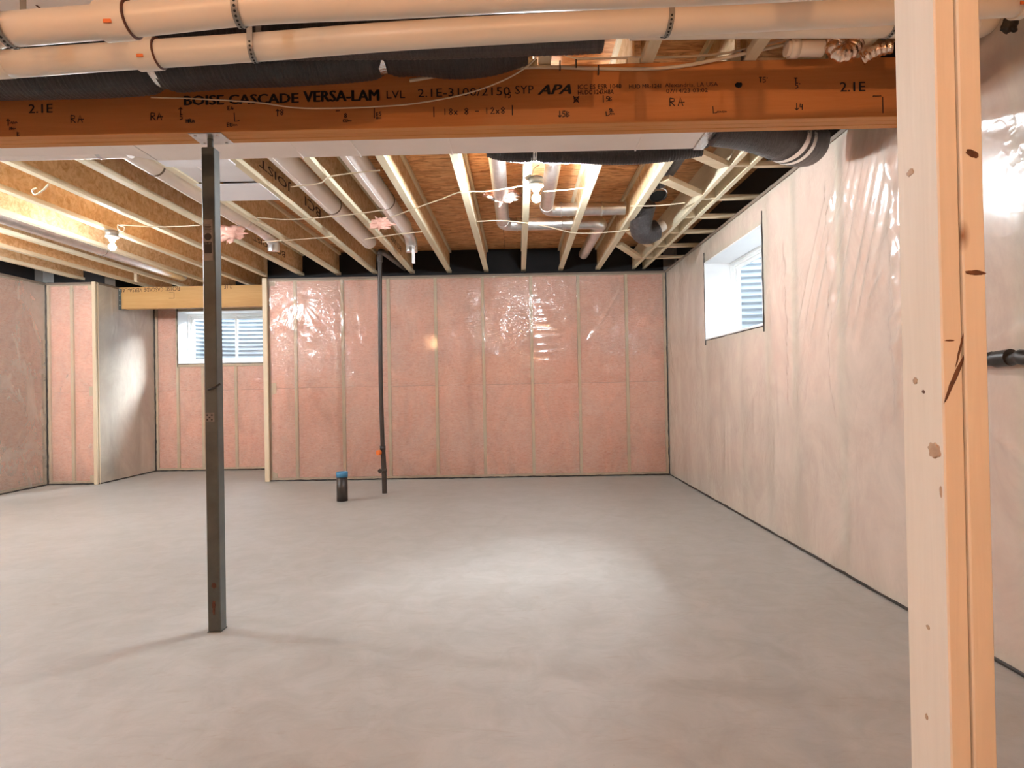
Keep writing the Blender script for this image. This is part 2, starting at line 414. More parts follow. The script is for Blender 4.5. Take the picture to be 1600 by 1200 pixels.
def wall(name, org, rz, L, studs, openings=(), folds=(), step=.02, seed=0, rip=.004, H=HW, edge_studs=True, detail=True, ext=0.0, bead=(True, True), exl=None, exr=None, sheet=None):
    """local x along the wall, local -y faces the room"""
    root = empty(name, org, kind='structure', rz=rz)
    rnd = random.Random(seed)
    def p(mb, nm, mt, lab=None): return mb.build(nm, mt, root, lab, local=True)
    cw = MB(); exl = ext if exl is None else exl; exr = ext if exr is None else exr
    if openings:
        (a, b, c, d) = openings[0]
        for bx in ((-exl,a,0,ZS),(b,L+exr,0,ZS),(a,b,0,c),(a,b,d,ZS)): cw.box(bx[0],bx[1],.15,.36,bx[2],bx[3])
    else: cw.box(-exl, L+exr, .15, .36, 0, ZS)
    p(cw, 'concrete_wall', m_dirt)
    p(MB().box(max(0,-exl), L-max(0,-exr), .142, .149, HW-.02, ZS), 'rim_wrap', m_wrap)
    pl = MB().box(.002, L-.002, .006, .14, .001, .039, .002); p(pl, 'bottom_plate', m_stud)
    pl = MB().box(.002, L-.002, .006, .14, H-.038, H, .002); p(pl, 'top_plate', m_stud)
    if detail:
        for s_ in studs:
            segs = [(.04, H-.039)]
            for (a, b, c, d) in openings:
                if a-.02 < s_ < b+.02 and not (abs(s_-a) < .03 or abs(s_-b) < .03): segs = [(.04, c-.045), (d+.045, H-.039)]
            for (z0_, z1_) in segs: p(MB().box(s_-.019, s_+.019, .006, .14, z0_, z1_, .002), 'stud', m_stud)
        for (a, b, c, d) in openings:
            p(MB().box(a-.02, b+.02, .007, .14, c-.044, c-.006, .002), 'window_sill_plate', m_stud)
            p(MB().box(a-.02, b+.02, .007, .14, d+.006, d+.044, .002), 'window_header', m_stud)
        ed = sorted(studs)
        for i in range(len(ed)-1):
            a0, a1 = ed[i]+.0205, ed[i+1]-.0205
            if a1-a0 < .05: continue
            zr = [(.041, 1.2068), (1.2098, H-.04)]
            for (a, b, c, d) in openings:
                if a0 > a-.06 and a1 < b+.06: zr = [(.041, 1.2068), (1.2098, c-.046), (d+.046, H-.04)]
            for (z0_, z1_) in zr:
                if z1_-z0_ < .04: continue
                nu, nz = 7, max(3, int((z1_-z0_)/.09)); vs = []; fs = []
                for r_ in range(nz+1):
                    for q in range(nu+1):
                        s1, s2 = q/nu, r_/nz
                        e = min(1, min(s1, 1-s1)*6)**.5*min(1, min(s2, 1-s2)*(z1_-z0_)/.04)**.5
                        vs.append((a0+(a1-a0)*s1, .034-.020*e+.006*noise.noise(Vector((s1*3+i*5, s2*5+seed, z0_)))*e, z0_+(z1_-z0_)*s2))
                for r_ in range(nz):
                    for q in range(nu):
                        k = r_*(nu+1)+q; fs.append((k, k+1, k+nu+2, k+nu+1))
                b0 = len(vs); vs += [(a0,.13,z0_),(a1,.13,z0_),(a1,.13,z1_),(a0,.13,z1_)]
                fs.append((b0+3, b0+2, b0+1, b0)); mb = MB().add(vs, fs, True)
                p(mb, 'insulation_batt', m_pink)
    else:
        p(MB().box(0, L, .02, .14, .04, H-.04), 'insulation_batt', m_pink)
    # poly sheet
    ff = fold_field(folds); nu, nz = max(2, int(L/step)), int(H/step); vs = []; idx = {}; fs = []
    ed = sorted(studs) or [0, L]
    us = [L*i/nu for i in range(nu+1)]; zs = [.004+(H-.004)*i/nz for i in range(nz+1)]
    for (a, b, c, d) in openings:      # snap lines to the opening
        for arr, vals in ((us, (a, b)), (zs, (c, d))):
            for v_ in vals:
                k = min(range(len(arr)), key=lambda q: abs(arr[q]-v_)); arr[k] = v_
    for i, u in enumerate(us):
        lo = max([e for e in ed if e <= u] or [0]); hi = min([e for e in ed if e >= u] or [L])
        b_ = math.sin(PI*(u-lo)/(hi-lo)) if hi > lo else 0
        for k, z in enumerate(zs):
            n1 = noise.noise(Vector((u*1.7+seed*9, z*1.1, 0)))
            n2 = 1-abs(noise.noise(Vector((u*3.2+z*1.4+seed*5, z*1.8-u*.6, 3))))*2.2
            e = min(1, min(z, H-z)/.08)
            y = -.003*b_ + b_*.006*n1 - rip*max(0, n2)*(.35+.65*b_)*e - ff(u, z)*e
            vs.append((u, min(y, .004), z))
    def inside(i, k):
        for (a, b, c, d) in openings:
            um, zm = (us[i]+us[i+1])/2, (zs[k]+zs[k+1])/2
            if a < um < b and c < zm < d: return True
        return False
    for i in range(nu):
        for k in range(nz):
            if inside(i, k): continue
            q = i*(nz+1)+k; fs.append((q, q+nz+1, q+nz+2, q+1))
    mb = MB().add(vs, fs, True)
    p(mb, 'vapour_barrier', sheet or m_poly, 'clear plastic sheet stapled over pink insulation')
    # black sealant at the floor and top edge
    def wob(a, b, z, r_, nm, amp=.005):
        n_ = max(3, int((b-a)/.05)); pts = [(a+(b-a)*i/n_, -.002+amp*.5*noise.noise(Vector((i*.7, z, seed))), z+amp*noise.noise(Vector((i*.53, z+5, seed)))) for i in range(n_+1)]
        p(MB().tube(pts, lambda t: r_*(1+.5*noise.noise(Vector((t*60, z, seed)))), 6), nm, m_tape)
    wob(0, L, .010, .008, 'sealant_bead'); wob(0, L, H-.004, .007, 'sealant_bead')
    p(MB().box(.0, L, -.012, -.006, H-.030, H-.004), 'folded_sheet_edge', m_edge)
    def wobv(u, z0_, z1_, r_):
        n_ = int((z1_-z0_)/.04)+2
        pts = [(u+.006*noise.noise(Vector((i*.4, u, seed))), -.004, z0_+(z1_-z0_)*i/(n_-1)) for i in range(n_)]
        p(MB().tube(pts, lambda t: r_*(1+.7*noise.noise(Vector((t*40, u, seed)))), 6), 'sealant_bead', m_tape)
    if bead[0]: wobv(.006, .01, H-.01, .008)
    if bead[1]: wobv(L-.006, .01, H-.01, .008)
    for (a, b, c, d) in openings:
        for u in (a-.006, b+.006): wobv(u, c-.05, d+.10, .006)
        wob(a, b, c-.004, .005, 'sealant_bead', .003)
    return root

rb = random.Random(5)
def rfolds(n, ur, zr, ang, L=(.1,.35), wd=(.006,.014), am=(.004,.011), seed=1):
    q = random.Random(seed); out = []
    for _ in range(n):
        u, z = q.uniform(*ur), q.uniform(*zr); a = R(q.uniform(*ang)); l = q.uniform(*L)
        out.append((u, z, u+l*math.cos(a), z+l*math.sin(a), q.uniform(*wd), q.uniform(*am)))
    return out
# back wall: local u = X - XL
def bx(px): return at(px, 590, D).x - XL
bst = [.02, bx(462), bx(536), bx(608), bx(682), bx(756), bx(832), bx(906), bx(981), XR-XL-.02]
fb = []
for k in range(11):   # pleats fanning out from the upper left stud
    a = R(-12-k*13); fb.append((.42+.01*k, 2.40, .42+.01*k+.40*math.cos(a), 2.40+.38*math.sin(a), .011, .0042))
for k in range(8):
    a = R(-8-k*9); fb.append((.42, 2.06, .42+.38*math.cos(a), 2.06+.36*math.sin(a), .010, .004))
for k in range(7): fb.append((.08+.05*k, 1.9-.02*k, .22+.05*k, 2.24, .011, .0042))
for k in range(9): fb.append((bx(836)+.02, 2.30-.10*k, bx(836)+.30+.05*(k % 3), 2.30-.10*k+.03*(k % 2), .013, .0045))
for k in range(9): fb.append((bx(915)+.05*k, 1.70+.07*k, bx(915)+.26+.04*k, 2.06+.07*k, .013, .0048))
fb += rfolds(26, (bx(770), bx(828)-.1), (1.6, 2.4), (40, 85), (.12,.3), (.009,.014), (.003,.005), seed=3)
fb += rfolds(30, (bx(915), bx(1000)), (1.3, 2.4), (25, 75), (.15,.4), (.009,.015), (.003,.005), seed=4)
fb += rfolds(26, (.1, 1.5), (1.5, 2.5), (-80, -20), (.12,.35), (.008,.014), (.002,.0045), seed=16)
fb += rfolds(50, (.1, 4.9), (.3, 2.4), (-80, 80), (.1,.35), (.008,.014), (.0012,.003), seed=6)
for px_ in (536, 608, 756, 832, 906, 981):   # ripples riding on the stud edges
    q = random.Random(px_); z = .9
    while z < 2.4:
        l = q.uniform(.06,.2); fb.append((bx(px_)+q.uniform(-.02,.02), z, bx(px_)+q.uniform(-.02,.02), z+l, .010, .0035)); z += l
wall('wall_back', (XL, D, 0), 0, XR-XL, bst, folds=fb, seed=1, step=.018, exl=0, exr=.36)
# right wall: u = D - Y
W2 = (D-6.25, D-4.78, 1.61, 2.405)
rst = [.02, .62, 1.23, D-6.27, D-5.85, D-5.3, D-4.76, D-4.29, D-3.68, D-3.07, D-2.37, D-1.76, D-1.15, D-.54, D+.07, D+.68, D+1.29, D+1.9, D+2.51, D-YB-.02]
fr_ = []
for k in range(9):   # long tension pleats running down from the beam pocket
    uu = D-3.05-.085*k
    fr_.append((uu+.02, 2.52-.015*k, uu-.42, 1.45+.06*(k % 3), .022+.003*(k % 3), .013+.003*(k % 2)))
for (yy, z0_, z1_) in ((3.68,.95,2.35),(4.29,1.0,2.1),(3.07,.9,2.3)):
    q = random.Random(int(yy*100)); z = z0_
    while z < z1_:
        l = q.uniform(.1,.26); s_ = q.choice((-1, 1))
        fr_.append((D-yy-.02-q.uniform(.0,.05), z, D-yy-.02-q.uniform(.0,.08), z+l, .016, .014)); z += l*.7
fr_ += rfolds(8, (D-3.4, D-3.15), (1.1, 1.8), (30, 75), (.15,.3), (.014,.022), (.008,.013), seed=8)
fr_ += rfolds(26, (D-2.9, D-1.5), (.6, 2.3), (-80, 80), (.25,.55), (.013,.024), (.008,.016), seed=9)
fr_ += rfolds(9, (.2, D-3), (.3, 1.4), (60, 110), (.2,.5), (.02,.04), (.003,.006), seed=10)
wall('wall_right', (XR, D, 0), -PI/2, D-YB, rst, openings=[W2], folds=fr_, seed=2, step=.022, rip=.0015, ext=.36, sheet=m_poly2)
# left walls
wall('wall_left_front', (XW, D, 0), 0, XA-XW, [.02, .33, XA-XW-.02], folds=rfolds(6, (.05,.5), (.5,2.3), (30,100), seed=11), seed=3, step=.03, bead=(True, False), exl=.36)
wall('wall_left', (XW, YB, 0), PI/2, D-YB, [.02+.61*i for i in range(18)]+[D-YB-.02], folds=rfolds(20, (9.8,11), (.4,2.2), (30,100), seed=12), seed=4, step=.035, rip=.0012, exl=0, exr=.36)
sidef = rfolds(10, (.15,.9), (.9,2.4), (50,100), (.15,.4), (.008,.016), (.003,.009), seed=13)
wall('wall_alcove_left', (XA, D+.02, 0), PI/2, D2-D-.02, [.02, .45, .85, D2-D-.04], folds=sidef, seed=5, step=.02, bead=(False, True), exl=-.16, exr=.36, sheet=m_poly2)
W1 = (.36, 1.84, 1.61, 2.405)
wall('wall_alcove_back', (XA, D2, 0), 0, XL-XA, [.02, .34, .72, 1.22, 1.86, XL-XA-.02], openings=[W1], folds=rfolds(22, (.1,1.9), (.3,1.6), (60,110), (.2,.5), (.012,.022), (.004,.009), seed=14), seed=6, step=.022, ext=.36)
wall('wall_alcove_right', (XL, D2, 0), -PI/2, D2-D-.02, [.02, .6, D2-D-.04], seed=7, step=.05, exl=.36, exr=-.16)
wall('wall_front', (XR, YB, 0), PI, XR-XW, [.02+.61*i for i in range(13)]+[XR-XW-.02], seed=8, step=.06, ext=.36)
# exposed end studs of the wall corners
for (px_, y_, wid, nm) in ((XL-.0, D-.006, .06, 'trim_1'), (XA-.045, D-.006, .045, 'trim_2')):
    tr = MB().box(px_, px_+wid, y_-.038+.0, y_-.008, .002, HW-.002, .003).build(nm, m_stud); tag(tr, kind='structure')

# ------------------------------------------------------------------ windows
def window(name, org, rz, op, n):
    a, b, c, d = op; root = empty(name, org, kind='structure', rz=rz)
    def p(mb, nm, mt, par=root): return mb.build(nm, mt, par, local=True)
    T = .012
    p(MB().box(a, a+T, -.006, .36, c, d), 'return_board', m_liner); p(MB().box(b-T, b, -.006, .36, c, d), 'return_board', m_liner)
    p(MB().box(a+T, b-T, -.006, .36, d-T, d), 'return_board', m_liner); p(MB().box(a+T, b-T, -.006, .36, c, c+T), 'return_board', m_liner)
    A, B, C_, Dd = a+T, b-T, c+T, d-T; fwid = .045
    f = MB()
    for k, (y0, y1, ww) in enumerate(((.255, .285, .030), (.285, .345, .046))):
        f.box(A, A+ww, y0, y1, C_, Dd, .002); f.box(B-ww, B, y0, y1, C_, Dd, .002)
        f.box(A+ww, B-ww, y0, y1, C_, C_+ww, .002); f.box(A+ww, B-ww, y0, y1, Dd-ww, Dd, .002)
    p(f, 'window_frame', m_white)
    m_ = (A+B)/2
    for (s0, s1, y0) in ((A+.047, m_+.025, .292), (m_-.025, B-.047, .318)):
        s = MB(); y1 = y0+.024; k = .034
        s.box(s0, s0+k, y0, y1, C_+.047, Dd-.047, .003); s.box(s1-k, s1, y0, y1, C_+.047, Dd-.047, .003)
        s.box(s0+k, s1-k, y0, y1, C_+.047, C_+.047+k, .003); s.box(s0+k, s1-k, y0, y1, Dd-.047-k, Dd-.047, .003)
        so_ = p(s, 'sash', m_white)
        g = MB().box(s0+k-.002, s1-k+.002, y0+.010, y0+.014, C_+.045+k, Dd-.045-k).build('pane', m_glass, so_, local=True)
    return root
window('window_1', (XA, D2, 0), 0, W1, 1)
window('window_2', (XR, D, 0), -PI/2, W2, 2)
def well(org, rz, op, lab):
    a, b, c, d = op; root = empty('window_well', org, lab, 'window well', rz=rz)
    cx, hw, dp = (a+b)/2, (b-a)/2+.22, .80; z0_, z1_ = c-.22, 2.50
    nz = int((z1_-z0_)/.0085); na = 40; vs = []; fs = []
    for i in range(nz+1):
        z = z0_+(z1_-z0_)*i/nz; q = .013*math.sin(2*PI*z/.068)
        for k in range(na+1):
            t = PI*k/na; cc, s_ = math.cos(t), math.sin(t)
            sx = math.copysign(abs(cc)**.85, cc); sy = abs(s_)**.85
            vs.append((cx-sx*(hw+q), .365+sy*(dp+q), z))
    for i in range(nz):
        for k in range(na):
            m_ = i*(na+1)+k; fs.append((m_, m_+na+1, m_+na+2, m_+1))
    MB().add(vs, fs, True).build('corrugated_shell', m_corr, root, local=True)
    g = MB()
    gv = [(cx-hw+(2*hw)*i/24, .362+(dp)*j/12, z0_+.03+.02*noise.noise(Vector((i, j, 2)))) for i in range(25) for j in range(13)]
    g.add(gv, [(i*13+j, i*13+13+j, i*13+14+j, i*13+j+1) for i in range(24) for j in range(12)])
    o = g.build('gravel_bed', m_gravel, root, local=True); o['kind'] = 'stuff'
    return root
well((XA, D2, 0), 0, W1, 'corrugated steel window well outside the far alcove window')
well((XR, D, 0), -PI/2, W2, 'corrugated steel window well outside the right wall window')
for (org, rz, op) in (((XA, D2, 0), 0, W1), ((XR, D, 0), -PI/2, W2)):
    ld = bpy.data.lights.new('portal', 'AREA'); ld.shape = 'RECTANGLE'; ld.size = op[1]-op[0]; ld.size_y = op[3]-op[2]
    ld.cycles.is_portal = True
    lo = bpy.data.objects.new('portal', ld); col.objects.link(lo)
    lo.matrix_world = Matrix.Translation(Vector(org)) @ Matrix.Rotation(rz, 4, 'Z') @ Matrix.Translation(Vector(((op[0]+op[1])/2, .352, (op[2]+op[3])/2))) @ Matrix.Rotation(-PI/2, 4, 'X')

# ------------------------------------------------------------------ text and marks
def text(body, parent, m_, loc, h, width=None, rot=(PI/2,0,0), bold=0.0, shear=0.0, name='printed_lettering', local=False):
    cu = bpy.data.curves.new('lettering', 'FONT'); cu.body = body; cu.size = 1; cu.shear = shear; cu.resolution_u = 2
    cu.extrude = .0
    o = bpy.data.objects.new('lettering_tmp', cu); col.objects.link(o)
    bpy.context.view_layer.update()
    me = bpy.data.meshes.new_from_object(o.evaluated_get(bpy.context.evaluated_depsgraph_get()))
    col.objects.unlink(o); bpy.data.objects.remove(o)
    xs = [v.co.x for v in me.vertices]; ys = [v.co.y for v in me.vertices]
    x0, x1, y0, y1 = min(xs), max(xs), min(ys), max(ys)
    sy = h/(y1-y0); sx = width/(x1-x0) if width else sy
    for v in me.vertices: v.co = Vector(((v.co.x-x0)*sx, (v.co.y-y0)*sy, 0))
    if bold > .012:      # heavier strokes: the same outlines again, shifted a little sideways
        vs = [tuple(v.co) for v in me.vertices]; fs = [tuple(p.vertices) for p in me.polygons]; k = len(vs); d = bold*h*1.1
        me = bpy.data.meshes.new('lettering')
        me.from_pydata([(x+q*d, y+abs(q)*d*.4, -.00002*j) for j, q in enumerate((0, 1, -1)) for (x, y, z) in vs], [], [tuple(i+j*k for i in f) for j in range(3) for f in fs])
    me.materials.clear(); me.materials.append(m_)
    t = bpy.data.objects.new(name, me); col.objects.link(t); t.parent = parent
    t.rotation_euler = rot; t.location = Vector(loc) - (Vector((0,0,0)) if local else WL[parent.name])
    return t

# ------------------------------------------------------------------ beam
BY0, BY1 = 2.889, 3.023
beam = empty('laminated_beam', (-2.1, 2.956, ZB), 'long orange laminated veneer beam with black print across the room', 'beam')
pw = (BY1-BY0)/3
for i in range(3):
    MB().box(XW+.01, XR-.008, BY0+pw*i+.0006, BY0+pw*(i+1)-.0006, ZB+(.0 if i != 1 else .0012), ZJ-.001, .0025).build('ply', m_lvl if i == 0 else m_ply, beam)
# recolour: the underside shows the ply edges
for o in [c for c in col.objects if c.parent == beam]:
    me = o.data; me.materials.clear(); me.materials.append(m_lvl); me.materials.append(m_ply)
    for p_ in me.polygons:
        if p_.normal.z < -.3: p_.material_index = 1
FY = BY0-.0016
def btext(body, xa, xb, yb, yt, bold=0.0, shear=0, m_=None):
    a = at(xa, yb, FY); b = at(xb, yb-.0181*(xb-xa), FY); t_ = at(xa, yt, FY)
    text(body, beam, m_ or m_ink, (a.x, FY, a.z), t_.z-a.z, b.x-a.x, bold=bold, shear=shear)
btext('2.1E', 45, 82, 177, 163, .02)
btext('BOISE CASCADE', 288, 466, 165, 150, .06)
btext('VERSA-LAM', 475, 592, 160, 143, .06)
btext('LVL', 604, 633, 154, 142, .01)
btext('2.1E-3100/2150', 653, 797, 152, 139, .01)
btext('SYP', 805, 834, 147, 134, .0)
btext('APA', 841, 892, 148, 133, .06, .35)
btext('ICC ES ESR 1040', 903, 971, 139.5, 132.5, .015)
btext('HUDC 1247/48A', 903, 959, 148, 141, .015)
btext('HUD MR-1241', 983, 1033, 138.5, 132, .015)
btext('Alexandria, LA USA', 1039, 1122, 137.5, 130, .01)
btext('07/14/23 03:02', 1041, 1106, 145.5, 139, .01)
btext('2.1E', 1313, 1352, 143.5, 128.5, .02)
G = {'R': [[(0,0),(0,1)],[(0,1),(.5,.9),(.5,.6),(0,.5)],[(.1,.5),(.6,0)]], 'A': [[(0,0),(.3,1),(.6,0)],[(.05,.4),(.8,.45)]],
 '1': [[(.2,0),(.2,1)]], '8': [[(.3,.5),(0,.75),(.3,1),(.55,.75),(.3,.5),(0,.2),(.3,0),(.55,.25),(.3,.5)]], 'x': [[(0,0),(.5,.6)],[(0,.6),(.5,0)]],
 '-': [[(0,.45),(.6,.45)]], '2': [[(0,.8),(.3,1),(.5,.75),(0,0),(.6,.05)]], 'S': [[(.5,.95),(.15,1),(.05,.7),(.5,.4),(.4,.05),(0,.05)]],
 '5': [[(.55,1),(.1,1),(.05,.6),(.45,.55),(.5,.15),(0,0)]], 'B': [[(0,0),(0,1),(.45,.8),(0,.5),(.5,.25),(0,0)]], '|': [[(.1,-.3),(.1,1.3)]],
 '^': [[(.3,-.2),(.3,1)],[(0,.7),(.3,1),(.6,.7)]], 'v': [[(.3,1.1),(.3,0)],[(0,.3),(.3,0),(.6,.3)]], '4': [[(.1,1),(.05,.5),(.5,.5)],[(.4,.9),(.4,0)]],
 'L': [[(0,1),(.05,0),(.6,.1)]], "'": [[(.1,1),(.1,.75)]], 'T': [[(0,1),(.6,1)],[(.3,1),(.3,0)]], 'E': [[(.5,1),(0,1),(0,0),(.5,0)],[(0,.5),(.4,.5)]],
 'D': [[(0,0),(0,1),(.5,.7),(.5,.3),(0,0)]], 'U': [[(0,1),(.05,.1),(.5,.05),(.55,1)]], 'C': [[(.5,.9),(.1,.8),(.05,.2),(.5,.05)]],
 'H': [[(0,0),(0,1)],[(.5,0),(.5,1)],[(0,.5),(.5,.5)]], 'N': [[(0,0),(0,1),(.5,0),(.5,1)]], 'M': [[(0,0),(.1,1),(.3,.3),(.5,1),(.6,0)]],
 '~': [[(0,.2),(.2,.6),(.35,.1),(.55,.6),(.75,.2),(.95,.5),(1.2,.25)]], 'X': [[(0,0),(.8,1)],[(0,1),(.8,0)],[(.1,.8),(.7,.8),(.6,.2),(.15,.2),(.1,.8)]], ' ': []}
def hand(body, px, py, hpx, adv=.75):
    """hand-written marker note, baseline-left at a point of the beam face"""
    a = at(px, py, FY); s = hpx*2.89/950; mb = MB(); cx = 0
    for ch in body:
        for st in G[ch]:
            pts = [(a.x+(cx+q[0])*s, FY, a.z+q[1]*s) for q in st]
            mb.ribbon(pts, .0046, (0,-1,0))
        cx += (1.35 if ch == '~' else adv)
    mb.build('marker_note', m_ink, beam)
for args in (('RA', 111, 192, 12, .9), ('RA', 236, 188, 12, .8), ('RA', 1047, 166, 13, .95), ('^~', 10, 195, 9), ('M~', 15, 203, 5), ('B', 27, 213, 7),
    ('^', 279, 178, 10), ('5', 281, 187, 8), ('HRA', 291, 192, 6), ('EA', 356, 172, 6), ('L', 366, 190, 14), ('EU~', 355, 198, 6),
    ('^8', 431, 180, 9), ('~', 525, 175, 5), ('6' if False else '8', 538, 184, 7), ('CU~', 536, 191, 5), ('|', 584, 182, 10), ('BS', 588, 181, 6), ('U~', 588, 186, 4),
    ('| 18x 8 - 12x8 |', 677, 180, 10, .82), ('X', 896, 161, 11), ('|5B', 942, 158, 7), ('v5B', 872, 183, 9), ('L~', 947, 181, 7), ('5L', 952, 175, 5),
    ('L', 1114, 177, 11), ('~~', 1120, 177, 6), ("T5'", 1186, 129, 8), ('T', 1241, 131, 9), ("5'", 1243, 138, 8), ('v4', 1242, 172, 10), ('~~', 1364, 152, 5), ('|', 1378, 172, 16),
    ("15", 788, 153, 8)):
    hand(*args)
MB().blob(at(1154, 133, BY0-.0005), .017, .0035, .013, 3, .2).build('knot', m_dark, beam)

# ------------------------------------------------------------------ floor joists
X0 = at(818, 422, D).x; SP = .4877
ordw = ['first','second','third','fourth','fifth','sixth','seventh','eighth','ninth','tenth','eleventh','twelfth','thirteenth','fourteenth','fifteenth','sixteenth']
jm = {}
def joist(x, ya, yb, label, group, key):
    root = empty('floor_joist', (x, ya, ZJ), label, 'joist', group)
    if key not in jm:
        L = yb-ya
        jm[key] = (MB().box(-.029, .029, 0, L, 0, .038, .002).mesh('bottom_flange', m_flange),
                   MB().box(-.029, .029, 0, L, .264, .3015, .002).mesh('top_flange', m_flange),
                   MB().box(-.0048, .0048, 0, L, .036, .266).mesh('web', m_web))
    for nm, me in zip(('bottom_flange','top_flange','web'), jm[key]):
        o = bpy.data.objects.new(nm, me); col.objects.link(o); o.parent = root; WL[o.name] = root.location.copy()
    return root
far = {}
for i, k in enumerate(range(2, -13, -1)):
    x = X0+SP*k; alc = XA+.05 < x < XL-.05
    where = 'over the far alcove' if alc else ('left of the alcove' if x < XA else 'ending on the back wall')
    far[k] = joist(x, BY0+.012, (D2 if alc else D)+.135, 'wooden I-joist beyond the beam %s, %s counted from the right wall' % (where, ordw[i]), 'joists beyond the beam', 'a' if alc else 'b')
for i, k in enumerate(range(3, -13, -1)):
    x = X0+SP*k+.062
    joist(x, YB-.13, BY0+.11, 'wooden I-joist on the near side of the beam, %s counted from the right wall' % ordw[i], 'joists on the near side of the beam', 'c')
# print on some joist webs, upside down as fixed
def jtext(k, body, ya, z0_, h, wd):
    r_ = far[k]; text(body, r_, m_ink2, (r_.location.x+.0062, ya, z0_+h), h, wd, rot=(PI/2, 0, PI/2), bold=.02).rotation_euler = (Matrix.Rotation(PI/2, 4, 'Z') @ Matrix.Rotation(PI/2, 4, 'X') @ Matrix.Rotation(PI, 4, 'Z')).to_euler()
jtext(-4, 'BCI', 5.75, 2.80, .085, .42)
jtext(-4, 'JOIST', 5.0, 2.80, .085, .62)
jtext(-6, 'BCI', 7.4, 2.80, .07, .3)
jtext(-6, 'JOIST', 6.95, 2.80, .07, .45)
jtext(-3, 'BCI 6000', 7.2, 2.80, .06, .6)

# doubled rails and bracing near the right wall
r1, r2 = 1.537, 1.672
for (x, lab) in ((r1, 'left rail of the paired lumber joists beside the right wall'), (r2, 'right rail of the paired lumber joists nearest the right wall')):
    o = MB().box(x-.019, x+.019, BY1+.002, D+.135, ZJ, ZJ+.235, .002).build('lumber_joist', m_flange); tag(o, 'pale solid wood ' + lab, 'joist', 'paired lumber joists')
xj = X0+SP*2+.030
q1 = [(at(977,362,6.01), 6.05, 6.72), (None, 6.66, 7.36), (None, 4.58, 4.95), (None, 4.0, 4.32)]
names_ = ['second farthest', 'farthest', 'second nearest', 'nearest']
for i, (_, ya, yb) in enumerate(q1):
    a = Vector((xj+.030, ya, ZJ+.019)); b = Vector((r1-.058, yb, ZJ+.019))
    o = MB().obox(a, b, .085, .038).build('diagonal_brace', m_block); tag(o, 'pale flat diagonal brace between last I-joist and paired joists, %s from the beam' % names_[i], 'brace', 'diagonal braces')
for i, ya in enumerate((4.3, 5.05, 5.60, 6.15, 6.75, 7.35)):
    o = MB().box(r2+.019, XR+.10, ya, ya+.05, ZJ+.001, ZJ+.038, .002).build('blocking', m_block); tag(o, 'short light wood block between paired joists and right wall, %s from the beam' % ordw[i], 'blocking', 'blocks along the right wall')
    o = MB().box(r1+.019, r2-.019, ya-.02, ya+.018, ZJ+.001, ZJ+.13, .002).build('blocking', m_block); tag(o, 'small upright wood block squeezed between the paired joists, %s from the beam' % ordw[i], 'blocking', 'blocks between the paired joists')
# blocking bits over the left corner
for i, (px, py, Y) in enumerate(((213, 432, 8.15), (415, 428, 7.95))):
    c = at(px, py, Y); 
    o = MB().box(c.x-.02, c.x+.02, Y-.02, Y+.02, HW+.04, ZS-.02, .002).build('web_stiffener', m_block)
    tag(o, ['small pale upright stiffener block above the alcove header', 'small pale stiffener above the left end of the back wall'][i], 'blocking')

# ------------------------------------------------------------------ alcove header with hanger
HY = D+.42
hd = empty('alcove_header', (-4.4, HY, HW-.30), 'tan laminated header beam spanning the window alcove, printed upside down', 'beam')
for i in range(2): MB().box(XA+.012, XL-.006, HY+.045*i, HY+.045*(i+1)-.001, HW-.30, HW-.004, .002).build('ply', m_header, hd)
def htext(body, xa, xb, py, h):
    a = at(xb, py, HY-.002); b = at(xa, py, HY-.002)
    t = text(body, hd, m_ink2, (a.x, HY-.002, a.z), h, a.x-b.x, bold=.01)
    t.rotation_euler = (PI/2, PI, 0)
htext('VERSA-LAM', 186, 222, 450, .055); htext('CASCADE', 225, 255, 449, .055); htext('BOISE', 258, 281, 448, .055); htext('2.1E', 350, 362, 445, .05)
MB().ribbon([at(264,457,HY-.002), at(272,457,HY-.002), at(272,466,HY-.002), at(264,466,HY-.002)], .006, (0,-1,0)).build('marker_note', m_ink2, hd)
hg = empty('joist_hanger', (XA+.02, HY-.02, HW-.31), 'dark steel hanger holding the left end of the alcove header', 'hanger')
MB().box(XA+.004, XA+.045, HY-.006, HY-.002, HW-.305, HW-.02).build('side_flange', m_steel, hg)
MB().box(XA+.004, XA+.08, HY-.006, HY+.095, HW-.308, HW-.302).build('seat', m_steel, hg)
for z in (.05,.12,.19,.26):
    c = Vector((XA+.025, HY-.007, HW-.3+z)); MB().cyl(c, c+Vector((0,-.004,0)), .006, 8).build('nail_head', m_galv, hg)

# ------------------------------------------------------------------ steel post
PX, PY, PS = (at(325, 990, 2.925).x + at(344.5, 990, 2.925).x)/2, 2.956, .031
post = empty('steel_post', (PX, PY, 0), 'dark grey square steel post holding up the beam', 'post')
MB().box(PX-PS, PX+PS, PY-PS, PY+PS, .004, ZB-.055, .004).build('shaft', m_steel, post)
MB().cyl((PX, PY, ZB-.056), (PX, PY, ZB-.006), .014, 16).build('adjusting_screw', m_steel, post)
MB().box(PX-.075, PX+.085, PY-.066, PY+.064, ZB-.0065, ZB-.001, .001).build('top_plate', m_galv, post)
for (dx, dy) in ((-.05,-.045),(.06,-.045),(-.05,.045),(.06,.045)):
    MB().cyl((PX+dx, PY+dy, ZB-.012), (PX+dx, PY+dy, ZB-.0066), .008, 6).build('bolt', m_galv, post)
MB().box(PX-PS-.002, PX+PS+.002, PY-PS-.002, PY+PS+.002, .0005, .004).build('base_plate', m_steel, post)
fy = PY-PS-.0012
s1 = MB().box(PX-.024, PX+.020, fy, fy+.001, at(320,407,fy).z, at(320,343,fy).z).build('sticker', m_sticker, post, 'faded printed label')
zz = at(320,370,fy).z
